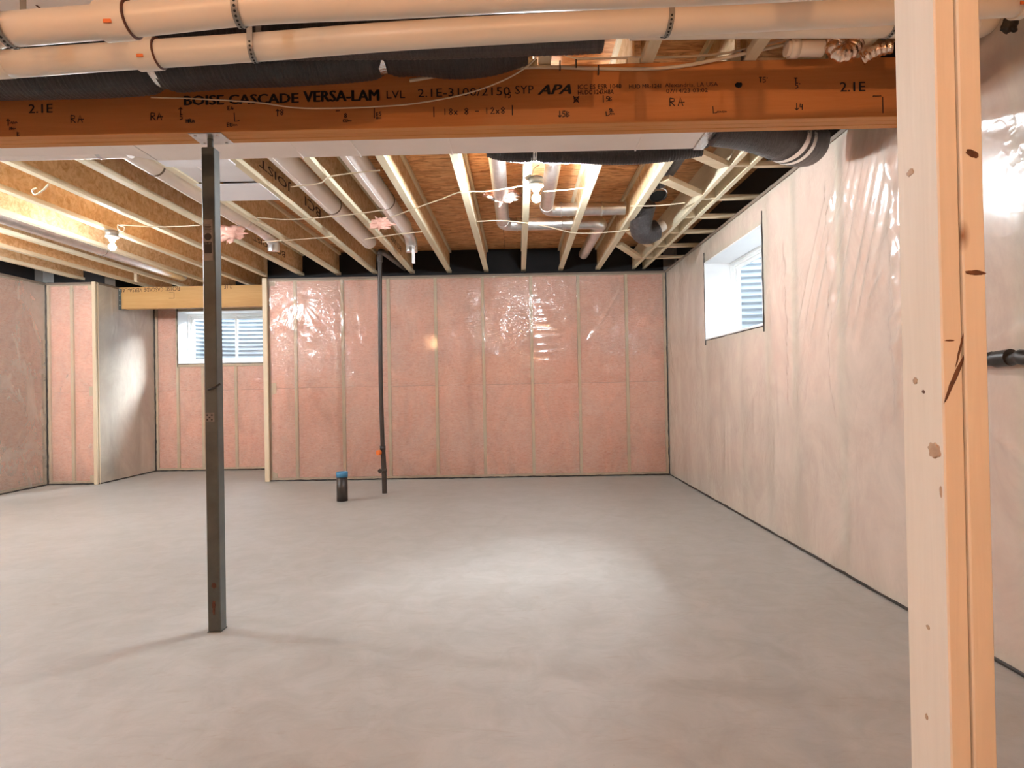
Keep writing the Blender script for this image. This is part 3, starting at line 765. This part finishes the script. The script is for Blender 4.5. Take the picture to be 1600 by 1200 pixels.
MB().cyl((PX-.002, fy-.0006, zz), (PX-.002, fy-.0001, zz), .0175, 24).build('round_logo', m_ink, s1)
z2 = at(320,378,fy).z; z3 = at(320,396,fy).z
MB().box(PX-.020, PX+.016, fy-.0006, fy-.0001, z3, z2).build('dark_panel', m_ink, s1)
for k in range(6):
    z = at(320,352,fy).z - k*.007; MB().box(PX-.018, PX+.010+.004*(k % 2), fy-.0006, fy-.0001, z, z+.003).build('text_line', m_ink, s1)
text('S-P', s1, m_sticker, (PX-.016, fy-.0009, z2-.012), .009, .028)
z2, z3 = at(322, 645, fy).z, at(322, 659, fy).z
s2 = MB().box(PX-.028, PX+.016, fy, fy+.001, z3, z2).build('sticker', m_sticker, post, 'small faded square label')
for (i, j) in ((0,0),(1,1),(2,0),(0,2),(2,2)): MB().box(PX-.022+i*.011, PX-.014+i*.011, fy-.0006, fy-.0001, z3+.006+j*.011, z3+.013+j*.011).build('text_line', m_ink, s2)
for (py0, w_, h_) in ((915, .020, .02), (945, .014, .03), (955, .010, .03)):
    c = at(334, py0, fy); MB().blob(c, w_*.5, .0012, h_*.6, py0, .4).build('rust_patch', m_rust, post)
MB().tube(spline([(PX-.012, fy, at(328,606,fy).z-.01), (PX+.018, fy-.004, at(328,606,fy).z), (PX+.036, fy+.02, at(345,600,fy).z)]), .006, 8).build('tape_scrap', m_tape, post)

# ------------------------------------------------------------------ sheet-metal trunk and ducts
TD0, TD1, TZ = BY1+.012, 3.41, 2.475
tk = empty('trunk_duct', (-.4, TD0, TZ), 'wide flat sheet metal trunk duct running behind the orange beam', 'duct')
XT0, XT1 = -2.02, 1.0
MB().box(XT0, XT1, TD0, TD1, TZ, ZJ-.004, .004).build('duct_body', m_duct, tk)
for px in (452, 548, 700, 1005): 
    c = at(px, 235, 3.2).x; MB().box(c-.004, c+.004, TD0-.002, TD1+.003, TZ-.004, ZJ-.006).build('seam', m_duct, tk)
MB().box(XT1, XT1+.06, TD0-.003, TD1+.004, TZ-.006, ZJ-.004, .003).build('end_collar', m_foil, tk)
# tapered reducer and narrow left run
rv = [(XT0, TD0, TZ), (XT0, TD1, TZ), (XT0, TD1, ZJ-.006), (XT0, TD0, ZJ-.006), (XT0-.13, TD0, TZ), (XT0-.13, 3.302, TZ), (XT0-.13, 3.302, ZJ-.006), (XT0-.13, TD0, ZJ-.006)]
MB().add(rv, [(0,1,5,4),(1,2,6,5),(2,3,7,6),(3,0,4,7),(4,5,6,7)]).build('reducer', m_duct, tk)
MB().box(XW+.02, XT0-.13, TD0, 3.302, TZ, ZJ-.006, .004).build('narrow_run', m_duct, tk)
rd = empty('round_duct', (-4, 3.43, 2.53), 'silver round duct running alongside the narrow end of the trunk duct', 'duct')
MB().cyl((XW+.02, 3.395, 2.545), (XT0+.0, 3.395, 2.545), .062, 20).build('pipe', m_galv, rd) if False else MB().tube([(XW+.02, 3.375, 2.55), (XT0-.14, 3.375, 2.55)], .067, 20).build('pipe', m_duct, rd)
MB().ring((XT0-.30, 3.375, 2.55), (1,0,0), .070, .065, .02).build('joint_ring', m_galv, rd)
# return-air pan between two joists
px0, px1 = X0-5*SP+.030, X0-4*SP-.030
pan = empty('return_air_pan', ((px0+px1)/2, 3.9, ZJ), 'white sheet metal pan closing one joist bay above the post', 'duct')
MB().box(px0-.02, px1+.02, TD1+.004, 4.05, ZJ-.010, ZJ-.001).build('pan_sheet', m_pan, pan)
MB().box(px0+.0, px1+.0, 4.05, 4.42, ZJ+.012, ZJ+.018).build('pan_sheet', m_pan, pan, 'recessed sheet behind the lip')
MB().box(px0+.0, px1+.0, 4.05, 4.055, ZJ-.010, ZJ+.018).build('lip', m_pan, pan)
MB().box(px0-.02, px1+.02, 4.42, 4.80, ZJ-.008, ZJ-.001).build('pan_sheet', m_pan, pan)
MB().box(px0, px1, 4.794, 4.80, ZJ-.001, ZS-.01).build('end_sheet', m_pan, pan)
for y in (3.62, 3.85): MB().box(px0-.02, px1+.02, y, y+.006, ZJ-.0135, ZJ-.010).build('seam', m_duct, pan)
MB().box(px0+.15, px0+.156, 4.06, 4.42, ZJ+.009, ZJ+.012).build('seam', m_duct, pan)

def bay(k, f=.5): return X0+SP*(k+f)
def pipe_run(label, x, ya, yb, z, r, m_, rings, xe=None, cat='duct', group=None):
    root = empty('round_duct', (x, ya, z), label, cat, group)
    MB().tube([(x, ya, z), (xe or x, yb, z)], r, 24).build('pipe', m_, root)
    for y in rings:
        t = (y-ya)/(yb-ya); MB().ring((x+((xe or x)-x)*t, y, z), (0,1,0), r+.006, r-.004, .012).build('joint_ring', m_edge, root)
    MB().box(x-.006, x+.006, ya, yb, z-r-.003, z-r+.002).build('seam', m_, root) if xe is None else None
    return root
zc = 2.787
pipe_run('dull metal round duct in joist bay left of the black drain stack', bay(-4, .52), TD1+.01, 6.62, zc, .080, m_duct, (3.95, 5.3))
dd = pipe_run('dull metal round duct ending in a boot with pink insulation scrap', bay(-3, .52), TD1+.01, 6.05, zc, .080, m_duct, (3.9, 5.2))
xb = bay(-3, .52)
MB().tube(spline([(xb, 6.05, zc), (xb+.005, 6.3, zc-.01), (xb+.01, 6.42, zc-.08), (xb+.01, 6.43, zc-.17)]), .062, 20).build('elbow', m_galv, dd)
MB().box(xb+.02, xb+.05, 6.38, 6.40, zc-.30, zc-.12).build('hanging_tab', m_liner, dd)
d3 = pipe_run('dull metal round duct in bay beside the white return pan', bay(-6, .55), TD1+.01, 5.7, zc, .072, m_duct, (4.3,))
xb3 = bay(-6, .55)
MB().tube(spline([(xb3, 5.7, zc), (xb3+.0, 6.15, zc), (xb3+.02, 6.33, zc-.05), (xb3+.02, 6.35, zc-.15)]), .06, 20).build('elbow', m_galv, d3)
pipe_run('bright silver round duct above the lit bulb on the left side', bay(-10, .5), 3.45, 8.2, 2.765, .075, m_galv, (4.9, 6.6))
# two silver runs that turn through the joist webs
def turn_run(label, x, ya, yt, xe, z, r, tail=None):
    root = empty('round_duct', (x, ya, z), label, 'duct')
    MB().tube([(x, ya, z), (x, yt-.14, z)], r, 22).build('pipe', m_galv, root)
    MB().tube(spline([(x, yt-.15, z), (x+.005, yt-.07, z), (x+.05, yt-.015, z), (x+.13, yt, z)], 5), r+.003, 22).build('elbow', m_galv, root)
    MB().tube([(x+.12, yt, z), (xe-.1, yt, z)], r, 22).build('pipe', m_galv, root)
    MB().ring((x+.14, yt, z), (1,0,0), r+.007, r-.002, .012).build('joint_ring', m_galv, root)
    MB().ring(((x+xe)/2+.1, yt, z), (1,0,0), r+.006, r-.002, .012).build('joint_ring', m_galv, root)
    if tail:
        MB().tube(spline([(xe-.11, yt, z), (xe-.03, yt+.01, z), (xe, yt+.07, z), (xe-.005, yt+.15, z)], 5), r+.003, 22).build('elbow', m_galv, root)
        MB().tube([(xe-.005, yt+.14, z), (xe-.03, tail, z-.01)], r-.002, 22).build('pipe', m_galv, root)
    return root
turn_run('silver round duct turning right twice near the far wall, right of centre', at(781, 300, 5).x, 3.5, 6.1, .86, 2.80, .062, 7.5)
turn_run('silver round duct turning right just behind the lit bulb', at(862, 280, 4.7).x, 3.5, 5.66, 1.12, 2.81, .060)

# ------------------------------------------------------------------ flexible ducts
def corr(pitch, amp, L, wr=.05, seed=0):
    return lambda t, a: amp*math.sin(2*PI*t*L/pitch)+wr*noise.noise(Vector((t*L*3, math.cos(a)*1.5+seed, math.sin(a)*1.5)))
def flex(label, pts, r, m_, pitch=.03, amp=.02, ex=1, ez=1, wr=.1, n=28, res=.008, seed=0, name='flexible_duct', ties=(), group=None, tie_r=.86):
    P = spline(pts, 24); L = sum((P[i+1]-P[i]).length for i in range(len(P)-1))
    # resample
    N = int(L/res); out = []; acc = 0; i = 0; seg = (P[1]-P[0]).length
    for k in range(N+1):
        d = L*k/N
        while i < len(P)-2 and acc+seg < d: acc += seg; i += 1; seg = (P[i+1]-P[i]).length
        out.append(P[i].lerp(P[i+1], min(1, (d-acc)/max(seg,1e-9))))
    root = empty(name, out[0], label, 'duct', group)
    f = corr(pitch, amp, L, wr, seed)
    def jag(t, a):
        q = f(t, a)
        for s in ties: q -= (1-tie_r)*math.exp(-((t-s)*L/.035)**2)
        return q
    MB().tube(out, r, n, jag=jag, ex=ex, ez=ez).build('jacket', m_, root)
    for s in ties:
        k = int(s*N); a, b = out[max(0,k-2)], out[min(N,k+2)]
        MB().tube([out[max(0,k-int(.013/res)-1)], out[k], out[min(N,k+int(.013/res)+1)]], r*(tie_r+.035), n, ex=ex, ez=ez, caps=False).build('strap', m_foil, root)
    return root
def fp(px, pyb, Y, rz): p_ = at(px, pyb, Y); return Vector((p_.x, Y, p_.z+rz))
flex('black insulated flexible duct lying in front of the beam behind the cream pipes',
     [fp(-700, 170, 2.70, .083), fp(-60, 154, 2.70, .083), fp(60, 152, 2.70, .083), fp(180, 146, 2.70, .083), fp(300, 137, 2.71, .083), fp(400, 132, 2.72, .083), fp(520, 127, 2.72, .083), fp(640, 112, 2.73, .080), fp(700, 116, 2.73, .080), fp(760, 110, 2.73, .075), fp(818, 92, 2.73, .070)],
     .10, m_flex, .022, .018, ex=1.1, ez=.83, wr=.10, ties=(.627, .855), tie_r=.78)
flex('added black flexible duct darkening the gap between the two cream drain pipes',
     [(-3.0, 2.42, 2.575), (-2.0, 2.42, 2.57), (-1.0, 2.42, 2.58), (0, 2.42, 2.575), (.36, 2.42, 2.58)], .09, m_flex, .022, .018, wr=.06)  # added duct, its black jacket keeps the gap between the pipes dark
flex('thin black flexible duct hanging behind the trunk duct, right of centre',
     [fp(765, 243, 3.56, .055), fp(800, 252, 3.55, .06), fp(870, 254, 3.54, .06), fp(960, 256, 3.54, .06), fp(1040, 252, 3.54, .06), fp(1095, 243, 3.53, .06)],
     .062, m_flex, .016, .03, wr=.06, res=.004, ties=(.22,), tie_r=.82)
flex('smoky reflective insulated duct rising into the joist bay right of the last I-joist',
     [(1.14, 3.72, 2.67), (1.16, 3.84, 2.80), (1.17, 4.0, 2.865), (1.18, 4.5, 2.86), (1.18, 5.0, 2.86)], .088, m_flexs, .05, .004, wr=.06, res=.012)
flex('fat black insulated duct curving from the trunk collar toward the right wall',
     [(1.075, 3.22, 2.55), (1.25, 3.24, 2.53), (1.45, 3.34, 2.51), (1.62, 3.50, 2.53), (1.72, 3.58, 2.555)], .135, m_flexs, .06, .004, ez=.92, wr=.05, res=.012, name='flexible_duct', ties=(.62, .72), tie_r=.985)
e3 = flex('crumpled black insulated elbow below the silver boot near the back right corner',
     [(1.18, 5.56, 2.82), (1.17, 5.66, 2.72), (1.18, 5.74, 2.64), (1.24, 5.80, 2.60), (1.34, 5.84, 2.64)], .098, m_flexs, .03, .012, wr=.16, res=.008)
MB().tube([(1.33, 5.84, 2.64), (1.42, 5.86, 2.70)], .055, 20).build('white_sleeve', m_pvcw, e3)
bt = empty('duct_boot', (1.21, 5.22, 2.80), 'shiny silver round duct boot beside the crumpled black elbow', 'duct')
MB().tube([(1.21, 5.22, 2.88), (1.215, 5.17, 2.76)], .075, 24, caps=False).build('collar', m_galv, bt)
MB().blob((1.21, 5.23, 2.885), .085, .07, .035, 4, .15, nu=28).build('crown', m_foil, bt)
MB().ring((1.214, 5.18, 2.785), (0,.4,1), .080, .073, .012).build('joint_ring', m_galv, bt)
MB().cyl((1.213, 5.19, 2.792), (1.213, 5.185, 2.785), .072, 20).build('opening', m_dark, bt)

# foil flex pieces and white stubs above the right end of the beam
def foilflex(label, pts, r, m_=m_copper):
    return flex(label, pts, r, m_, .022, .07, wr=.06, res=.0035, name='foil_flex_duct', n=24)
foilflex('shiny coppery foil flex loop hanging above right end of the beam', [at(1308,60,2.70)+Vector((0,0,.31)), at(1308,60,2.70), at(1303,74,2.70), at(1314,84,2.70), at(1330,78,2.70), at(1338,64,2.70)], .036)
foilflex('shiny foil flex stub angled beside the coppery loop near the stud', [at(1346,92,2.80), at(1360,84,2.78), at(1376,77,2.76), at(1395,72,2.74)], .028)
ws = empty('pipe_stub', at(1250, 76, 2.80), 'cream plastic pipe stub lying on top of the beam', 'pipe')
MB().tube([at(1228,76,2.80), at(1285,76,2.80)], .036, 20).build('pipe', m_pvcw, ws)
MB().ring(at(1240,76,2.80), (1,0,0), .042, .035, .04).build('hub', m_pvcw, ws)
bd = empty('duct_boot', at(910, 70, 2.84), 'dim round duct boot above the middle of the beam', 'duct')
c = at(905, 72, 2.86)
MB().lathe([(.085,.10), (.085,0), (.07,-.02), (.05,-.025)], Vector((c.x, 2.84, c.z+.01))).build('collar', m_duct, bd)
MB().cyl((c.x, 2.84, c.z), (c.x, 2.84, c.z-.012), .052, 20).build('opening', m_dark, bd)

# ------------------------------------------------------------------ cream drain pipes near the camera
def drain(label, Y, pts, r, coup, group='cream drain pipes overhead', straps=(), m_=m_pvc):
    """pts: (px, centre py)"""
    P = [at(a, b, Y) for a, b in pts]
    root = empty('drain_pipe', P[0], label, 'pipe', group)
    MB().tube(spline(P, 4), r, 32).build('pipe', m_, root)
    def pos(px):
        for i in range(len(pts)-1):
            if pts[i][0] <= px <= pts[i+1][0]:
                t = (px-pts[i][0])/(pts[i+1][0]-pts[i][0]); q = P[i].lerp(P[i+1], t); return q, (P[i+1]-P[i]).normalized()
    for (pa, pb) in coup:
        a, d = pos(pa); b, _ = pos(pb)
        MB().tube([a, b, b+d*.001], lambda t: r+.008, 32, caps=True).build('coupling', m_, root)
        MB().ring(b+d*.003, d, r+.006, r-.001, .005, 32).build('glue_line', m_rust, root)
        c_ = b-d*.035+Vector((0, -(r+.008)*.86, -(r+.008)*.52)); MB().box(c_.x-.014, c_.x+.008, c_.y-.002, c_.y+.002, c_.z-.006, c_.z+.004).build('red_mark', m_orange, root)
    for px, lean in straps:
        a, d = pos(px)
        st = empty('strap_hanger', a, 'perforated metal strap hanger on the %s' % lean[1], 'strap', 'strap hangers on the drain pipes')
        pts_ = []
        for k in range(-2, 15):
            an = PI*(k/12)-PI
            pts_.append(a + Vector((lean[0]*(k-6)/12*.5, math.cos(an)*(r+.004), math.sin(an)*(r+.004) if 0 <= k <= 12 else .04)))
        top = (2.455 if (a.x < -.5 and a.y < 2.04) else ZJ+.02)-a.z
        pts_ = [a+Vector((lean[0]*.6, -(r+.004), top))] + [a+Vector((lean[0]*(1-k/12)*.5, -math.cos(PI*k/12)*(r+.004), -math.sin(PI*k/12)*(r+.004))) for k in range(13)] + [a+Vector((0, r+.004, top))]
        vs = []; fs = []
        for i, q in enumerate(pts_): vs += [q-d*.010, q+d*.010]
        for i in range(len(pts_)-1): fs.append((2*i, 2*i+1, 2*i+3, 2*i+2))
        MB().add(vs, fs, True).build('band', m_box, st)
        for i in range(1, 13, 1):
            q = (Vector(pts_[i])+Vector(pts_[i+1]))/2; n_ = (q-a); n_ = (n_-d*n_.dot(d)).normalized()
            MB().cyl(q+n_*.0005, q+n_*.0016, .0038, 8).build('strap_hole', m_dark, st)
    return root
drain('upper cream plastic drain pipe closest to the camera', 1.70, [(-1050,110),(-90,54),(3,47),(200,31),(400,11),(600,2),(800,-8),(1030,-17),(1200,-24),(1390,-34)], .0445, [(160, 205)],
      straps=((15, (0, 'upper pipe at the far left edge')), (372, (.02, 'upper cream pipe left of centre'))))
drain('lower cream plastic drain pipe running just in front of the beam', 2.08, [(-950,156),(-60,105),(3,101),(200,87),(400,74),(600,58),(800,46),(1000,36),(1200,26.5),(1400,16),(1500,9),(1660,0)], .0445, [(215, 248), (1588, 1600)],
      straps=((395, (.02, 'lower cream pipe left of centre')), (1038, (.03, 'lower cream pipe right of centre'))))
d4 = drain('third cream pipe half hidden behind the lower drain pipe', 2.45, [(985,44),(1200,41),(1400,40),(1525,36)], .0445, [], straps=((1383, (.05, 'third pipe beside the wooden stud')),))
MB().tube(spline([at(1518,40,2.45), at(1536,36,2.45), at(1545,18,2.45), at(1546,-15,2.45)], 6), .050, 24).build('elbow', m_pvcw, d4)
for o in (MB().tube([at(1533,64,2.70), at(1533,90,2.70)], .017, 16).build('black_pipe_stub', m_abs),): tag(o, 'short black pipe stub hanging right of the wooden studs', 'pipe')
oh = empty('overhead_duct', (-2.2, 1.6, 2.45), 'grey sheet metal duct at the top left above the cream pipes', 'duct')
MB().box(-3.4, -.5, 1.05, 2.05, 2.455, 2.67, .004).build('duct_body', m_duct, oh)
MB().tube([at(40,-5,2.0), at(64,14,2.0)], .003, 6).build('seam', m_rust, oh)
rp = MB().tube([at(165,-2,2.12), at(420,-6,2.12)], .012, 12).build('red_tube', m_red); tag(rp, 'dark red plastic tube behind the upper cream pipe', 'pipe')

# ------------------------------------------------------------------ cables
def cable(label, pts, r=.0035, m_=m_cable, name='cable', group=None):
    root = MB().tube(spline(pts, 8), r, 8).build(name, m_); return tag(root, label, 'cable', group)
cable('cream cable sagging in a long curve in front of the beam print', [at(236,152,2.868), at(300,154,2.868), at(400,160,2.866), at(460,168,2.85), at(520,169,2.85), at(600,166,2.86), at(660,160,2.86), at(730,146,2.86), at(790,124,2.82), at(828,100,2.76), at(842,78,2.7), at(832,60,2.66)])
tw = cable('thick pale cable stapled along the top edge of the beam', [at(640,126,2.86), at(700,116,2.87), at(760,108,2.88), at(850,105,2.88), at(930,107,2.88), at(1000,108,2.88), at(1060,104,2.88), at(1120,93,2.87), at(1180,80,2.86), at(1240,66,2.84)], .0085, m_cabled)
cable('second pale cable just above the stapled one on the beam', [at(900,92,2.91), at(1000,90,2.905), at(1080,88,2.90), at(1140,82,2.89), at(1200,68,2.87), at(1250,56,2.85)], .006, m_cabled)
cable('small looped cream cable beside the dim round boot', [at(905,66,2.8), at(888,64,2.8), at(876,74,2.8), at(882,86,2.82), at(900,91,2.85), at(920,92,2.87)])
cable('pale cable crossing behind the pipes left of the small loop', [at(800,98,2.78), at(822,84,2.74), at(834,70,2.7), at(838,55,2.68)], .006, m_cabled)
for px, py in ((875, 102), (1160, 86), (900, 100), (935, 109)):
    o = MB().box(*(lambda c: (c.x-.003, c.x+.003, 2.868, 2.888, c.z-.02, c.z+.02))(at(px, py, 2.875))).build('cable_staple', m_abs)
    tag(o, 'black staple holding the pale cable on the beam at %s' % {875: 'the left end', 1160: 'the right end', 900: 'the lower middle left', 935: 'the middle'}[px], 'staple', 'black cable staples')
def wz(px, py): return atz(px, py, ZJ-.004)
cable('cream wire crossing under the joists from the bulb to the pink scrap', [wz(610,340), wz(650,325), wz(690,311), wz(720,300), wz(760,299), wz(800,293), wz(825,289)], .005)
cable('cream wire crossing the joists right of the bulb', [wz(850,299), wz(880,297), wz(925,292)], .005)
cable('cream wire crossing the joists left of the drain stack', [wz(402,340), wz(450,343), wz(500,340), wz(550,335), wz(600,328)], .005)
cable('short cream wire between two joists near the dull ducts', [wz(455,292), wz(500,286), wz(520,275), wz(593,266)], .005)
cable('cream wire running through the far joists beside the boot', [wz(410,378), wz(440,376), wz(520,370)], .005)
cable('cream wire past the foil boot and the second duct', [wz(570,374), wz(620,366), wz(660,362)], .005)
cable('long cream wire crossing near the two silver elbows', [wz(745,346), wz(790,345), wz(850,353), wz(900,364), wz(960,362), wz(1000,356)], .005)
cable('cream wire running right toward the paired joists', [wz(985,322), wz(1030,321), wz(1070,317)], .005)
cable('cream wire leaving the left bulb box to the right', [wz(188,351), wz(230,354), wz(270,354), wz(312,352)], .005)
cable('looped cream cable end hanging on the left joists', [at(76,288,4.2), at(66,298,4.2), at(55,304,4.2), at(51,297,4.2), at(58,294,4.2)], .006)

# ------------------------------------------------------------------ bulbs
def lamp(label, x, y, m_, group='bare bulbs'):
    root = empty('bare_bulb_fixture', (x, y, ZJ), label, 'light', group)
    MB().lathe([(0,0), (.055,0), (.055,-.05), (.05,-.052), (0,-.052)], (x, y, ZJ-.001), 8).build('junction_box', m_box, root)
    MB().lathe([(0,-.052), (.056,-.052), (.058,-.062), (.030,-.078), (.024,-.098), (0,-.098)], (x, y, ZJ-.001), 24).build('lampholder', m_porc, root)
    pr = [(.013,-.095), (.014,-.112)] + [(.031*math.sin(a), -.150+.031*math.cos(a)) for a in [PI*(.16+.84*i/12) for i in range(13)]]
    MB().lathe(pr, (x, y, ZJ-.001), 20).build('bulb', m_, root)
    return root
b1 = at(172, 375, 5.34); b2 = at(838, 311, 4.44)
lamp('lit bare bulb with grey box on the left joists', X0-8*SP+.045, 5.62, bulbm('lit_left_bulb', (.88,.95,1), BULB_FAR*.16))
lamp('lit bare bulb hanging right of centre below the joists', b2.x+.0, 4.44, m_bulb)
m_edgefill = bulbm('edge_fill_bulb', (.88,.95,1), BULB_FAR*.72)  # unseen fill bulbs, added to brighten the left side of the room
lamp('added fill bulb beyond the left edge of view, nearer the beam', X0-9*SP+.045, 3.75, m_edgefill)
lamp('added fill bulb beyond the left edge of view, farther from the beam', X0-11*SP+.045, 4.9, m_edgefill)
lamp('lit warm bulb behind the camera on the left', X0-5*SP+.062, -1.8, m_bulbw)
lamp('added fill bulb left of the camera', X0-6*SP+.062, .9, bulbm('side_fill_bulb', (.88,.95,1), BULB_FAR*.20))  # unseen bulb added to put cool light on the stud's left face
lamp('added fill bulb overhead just behind the camera', X0-2*SP+.062, -.55, bulbm('rear_fill_bulb', (.88,.95,1), BULB_FAR*.12))  # unseen weak bulb, added to spread the fill and dilute shadows
lamp('lit warm bulb behind the camera on the right', X0+.11, -1.6, m_bulbw)
cable('short cream pigtail wires above the bulb right of centre', [at(838,283,4.44), at(832,272,4.40), at(836,262,4.42), at(843,258,4.44)], .004)
cable('cream pigtail loop beside the left bulb box', [at(184,351,5.3), at(194,355,5.3), at(192,362,5.3), at(185,358,5.3), at(184,352,5.3)], .005)

# ------------------------------------------------------------------ pink insulation scraps
def scrap(label, px, py, Y, rx, rz, seed):
    root = empty('insulation_scrap', at(px, py, Y), label, 'insulation', 'insulation scraps on the ceiling'); c = at(px, py, Y); q = random.Random(seed)
    mb = MB().blob(c, rx*.6, .03, rz*.55, seed, .55, 5)
    for k in range(8):
        a = q.uniform(0, 2*PI); e = c+Vector((math.cos(a)*rx*q.uniform(.7,1.1), q.uniform(-.03,.03), math.sin(a)*rz*q.uniform(.7,1.1)))
        mb.tube([c, c.lerp(e, .5)+Vector((0,0,q.uniform(-.02,.02))), e], lambda t: max(.003, .030*(1-t)), 8)
    mb.build('fibre_tuft', m_pink, root)
    if seed == 1: MB().blob(c+Vector((rx*.2, -.03, -rz*.25)), rx*.5, .008, rz*.4, seed+3, .6, 7).build('plastic_scrap', m_poly, root)
scrap('pink insulation scrap with torn plastic left of the lit bulb', 784, 305, 5.15, .17, .09, 1)
scrap('pink insulation scrap on the duct left of the drain stack boot', 594, 350, 5.35, .13, .07, 2)
scrap('pink insulation scrap right beside the steel post', 361, 364, 5.6, .16, .11, 5)

# ------------------------------------------------------------------ black drain stack and stub
st = empty('drain_stack', (at(600,771,6.82).x, 6.82, 0), 'tall thin black plastic drain stack from floor to joists', 'pipe')
SP_ = [at(601,771.5,6.82), at(600,735,6.82), at(598,700,6.82), at(595,600,6.82), at(594,500,6.82), at(593.5,405,6.82)]
SP_[0].z = .001
MB().tube(spline(SP_[:3], 5), .028, 20).build('lower_pipe', m_abs, st)
MB().tube(spline(SP_[2:], 6), .024, 20).build('pipe', m_abs, st)
MB().ring(SP_[2], (0,0,1), .032, .02, .05).build('coupling', m_abs, st)
MB().ring(SP_[1], (0,0,1), .034, .02, .03).build('coupling', m_abs, st)
c = SP_[1]; MB().cyl(c+Vector((-.035,-.03,0)), c+Vector((-.035,-.045,0)), .024, 16).build('cleanout_plug', m_abs, st)
c = at(591, 707, 6.78); MB().cyl(c+Vector((.02,0,0)), c+Vector((0,-.03,0)), .028, 14).build('orange_tag', m_orange, st)
tp = SP_[-1]
MB().tube(spline([tp+Vector((0,0,-.03)), tp+Vector((0,0,.05)), tp+Vector((.02,.03,.09)), tp+Vector((.05,.5,.10)), tp+Vector((.08,1.1,.11))], 6), .032, 18).build('elbow', m_abs, st)
sb = empty('pipe_stub', (at(535,783,6.39).x, 6.39, 0), 'short black pipe stub with blue rim standing in the floor', 'pipe')
sx = at(535,783,6.39).x
MB().lathe([(0,0),(.057,0),(.057,.25),(0,.25)], (sx, 6.39, .001), 28).build('pipe', m_abs, sb)
MB().lathe([(.0,.25),(.060,.25),(.061,.30),(.056,.305),(.052,.295),(.05,.26),(0,.26)], (sx, 6.39, .001), 28).build('blue_cap', m_blue, sb)

# ------------------------------------------------------------------ near double stud
YS = 1.03
def xs(px, Y): return at(px, 600, Y).x
s0, s1_, s2_ = xs(1473, YS), xs(1506, YS), xs(1542, YS)
dep = .108
n1 = empty('wall_stud', ((s0+s1_)/2, YS+dep/2, 0), 'near wooden stud with pale left face, left of the nailed pair', 'stud', 'near double stud')
MB().box(s0, s1_-.0008, YS, YS+dep, .002, ZJ-.002, .0025).build('board', m_studface, n1)
n2 = empty('wall_stud', ((s1_+s2_)/2, YS+dep/2, 0), 'near wooden stud with dark knots, right of the nailed pair', 'stud', 'near double stud')
MB().box(s1_+.0008, s2_, YS-.004, YS+dep-.004, .002, ZJ-.002, .0025).build('board', m_studface, n2)
def knot(root, px, py, wx, wz_, face='f', tilt=0, m_=m_rust):
    if face == 'f': c = at(px, py, YS-.0045 if root is n2 else YS-.0003); a = (wx, .0008, wz_)
    else:
        d_ = ray(px, py); t_ = s0/d_.x; c = Vector((0,0,HC))+d_*t_; a = (.0008, wx, wz_)
    mb = MB().blob((0,0,0), *a, px, .18, 5, 20, 12); Rm = Matrix.Rotation(tilt, 3, 'Y' if face == 'f' else 'X')
    mb.v = [tuple(Rm @ Vector(v) + c) for v in mb.v]; mb.build('knot', m_, root)
m_knot = painted('wood_knot', (.17,.07,.03), .6, (.07,.025,.012), 40); m_knot2 = painted('pale_knot', (.46,.32,.21), .6, (.36,.23,.14), 40)
knot(n2, 1519, 240, .011, .0055, tilt=.5, m_=m_knot); knot(n2, 1524, 426, .016, .004, tilt=.05, m_=m_knot)
knot(n1, 1491, 592, .0035, .042, tilt=.42, m_=m_knot); knot(n1, 1500, 545, .0018, .03, tilt=.25, m_=m_knot)
knot(n1, 1484, 532, .008, .0015, m_=m_knot)
knot(n1, 1422, 270, .010, .006, 's', m_=m_knot2); knot(n1, 1460, 704, .015, .014, 's', m_=m_knot2)
knot(n1, 1443, 612, .004, .003, 's', m_=m_knot); knot(n1, 1450, 980, .005, .004, 's', m_=m_knot2); knot(n1, 1448, 1120, .004, .006, 's', m_=m_knot2)
knot(n1, 1470, 768, .003, .010, 's', m_=m_knot2); knot(n1, 1430, 595, .006, .006, 's', m_=m_knot2)

# black tape band and boxes on the right wall beyond the stud
bt_ = empty('black_wrapped_cable', (XR-.03, 2.4, 1.23), 'black tape wrapped band across the plastic right of the studs', 'cable')
zb = HC+(598-566)/(F/2.4)
MB().tube([(XR-.040, 2.55+.02*i*-1, zb+.004*math.sin(i*1.7)) for i in range(0, 24)], lambda t: .026+.004*math.sin(t*37), 12).build('band', m_tape, bt_)
MB().tube([(XR-.042, 2.42, zb), (XR-.042, 2.35, zb+.004)], .033, 12).build('tape_wrap', m_tape, bt_)
eb = empty('black_plastic_flap', (XR-.06, 2.42, 2.5), 'ragged black plastic flap at top right beyond the studs', 'tape')
c = at(1578, 38, 2.30); MB().blob(c, .030, .012, .035, 6, .25, 4).build('flap', m_tape, eb)
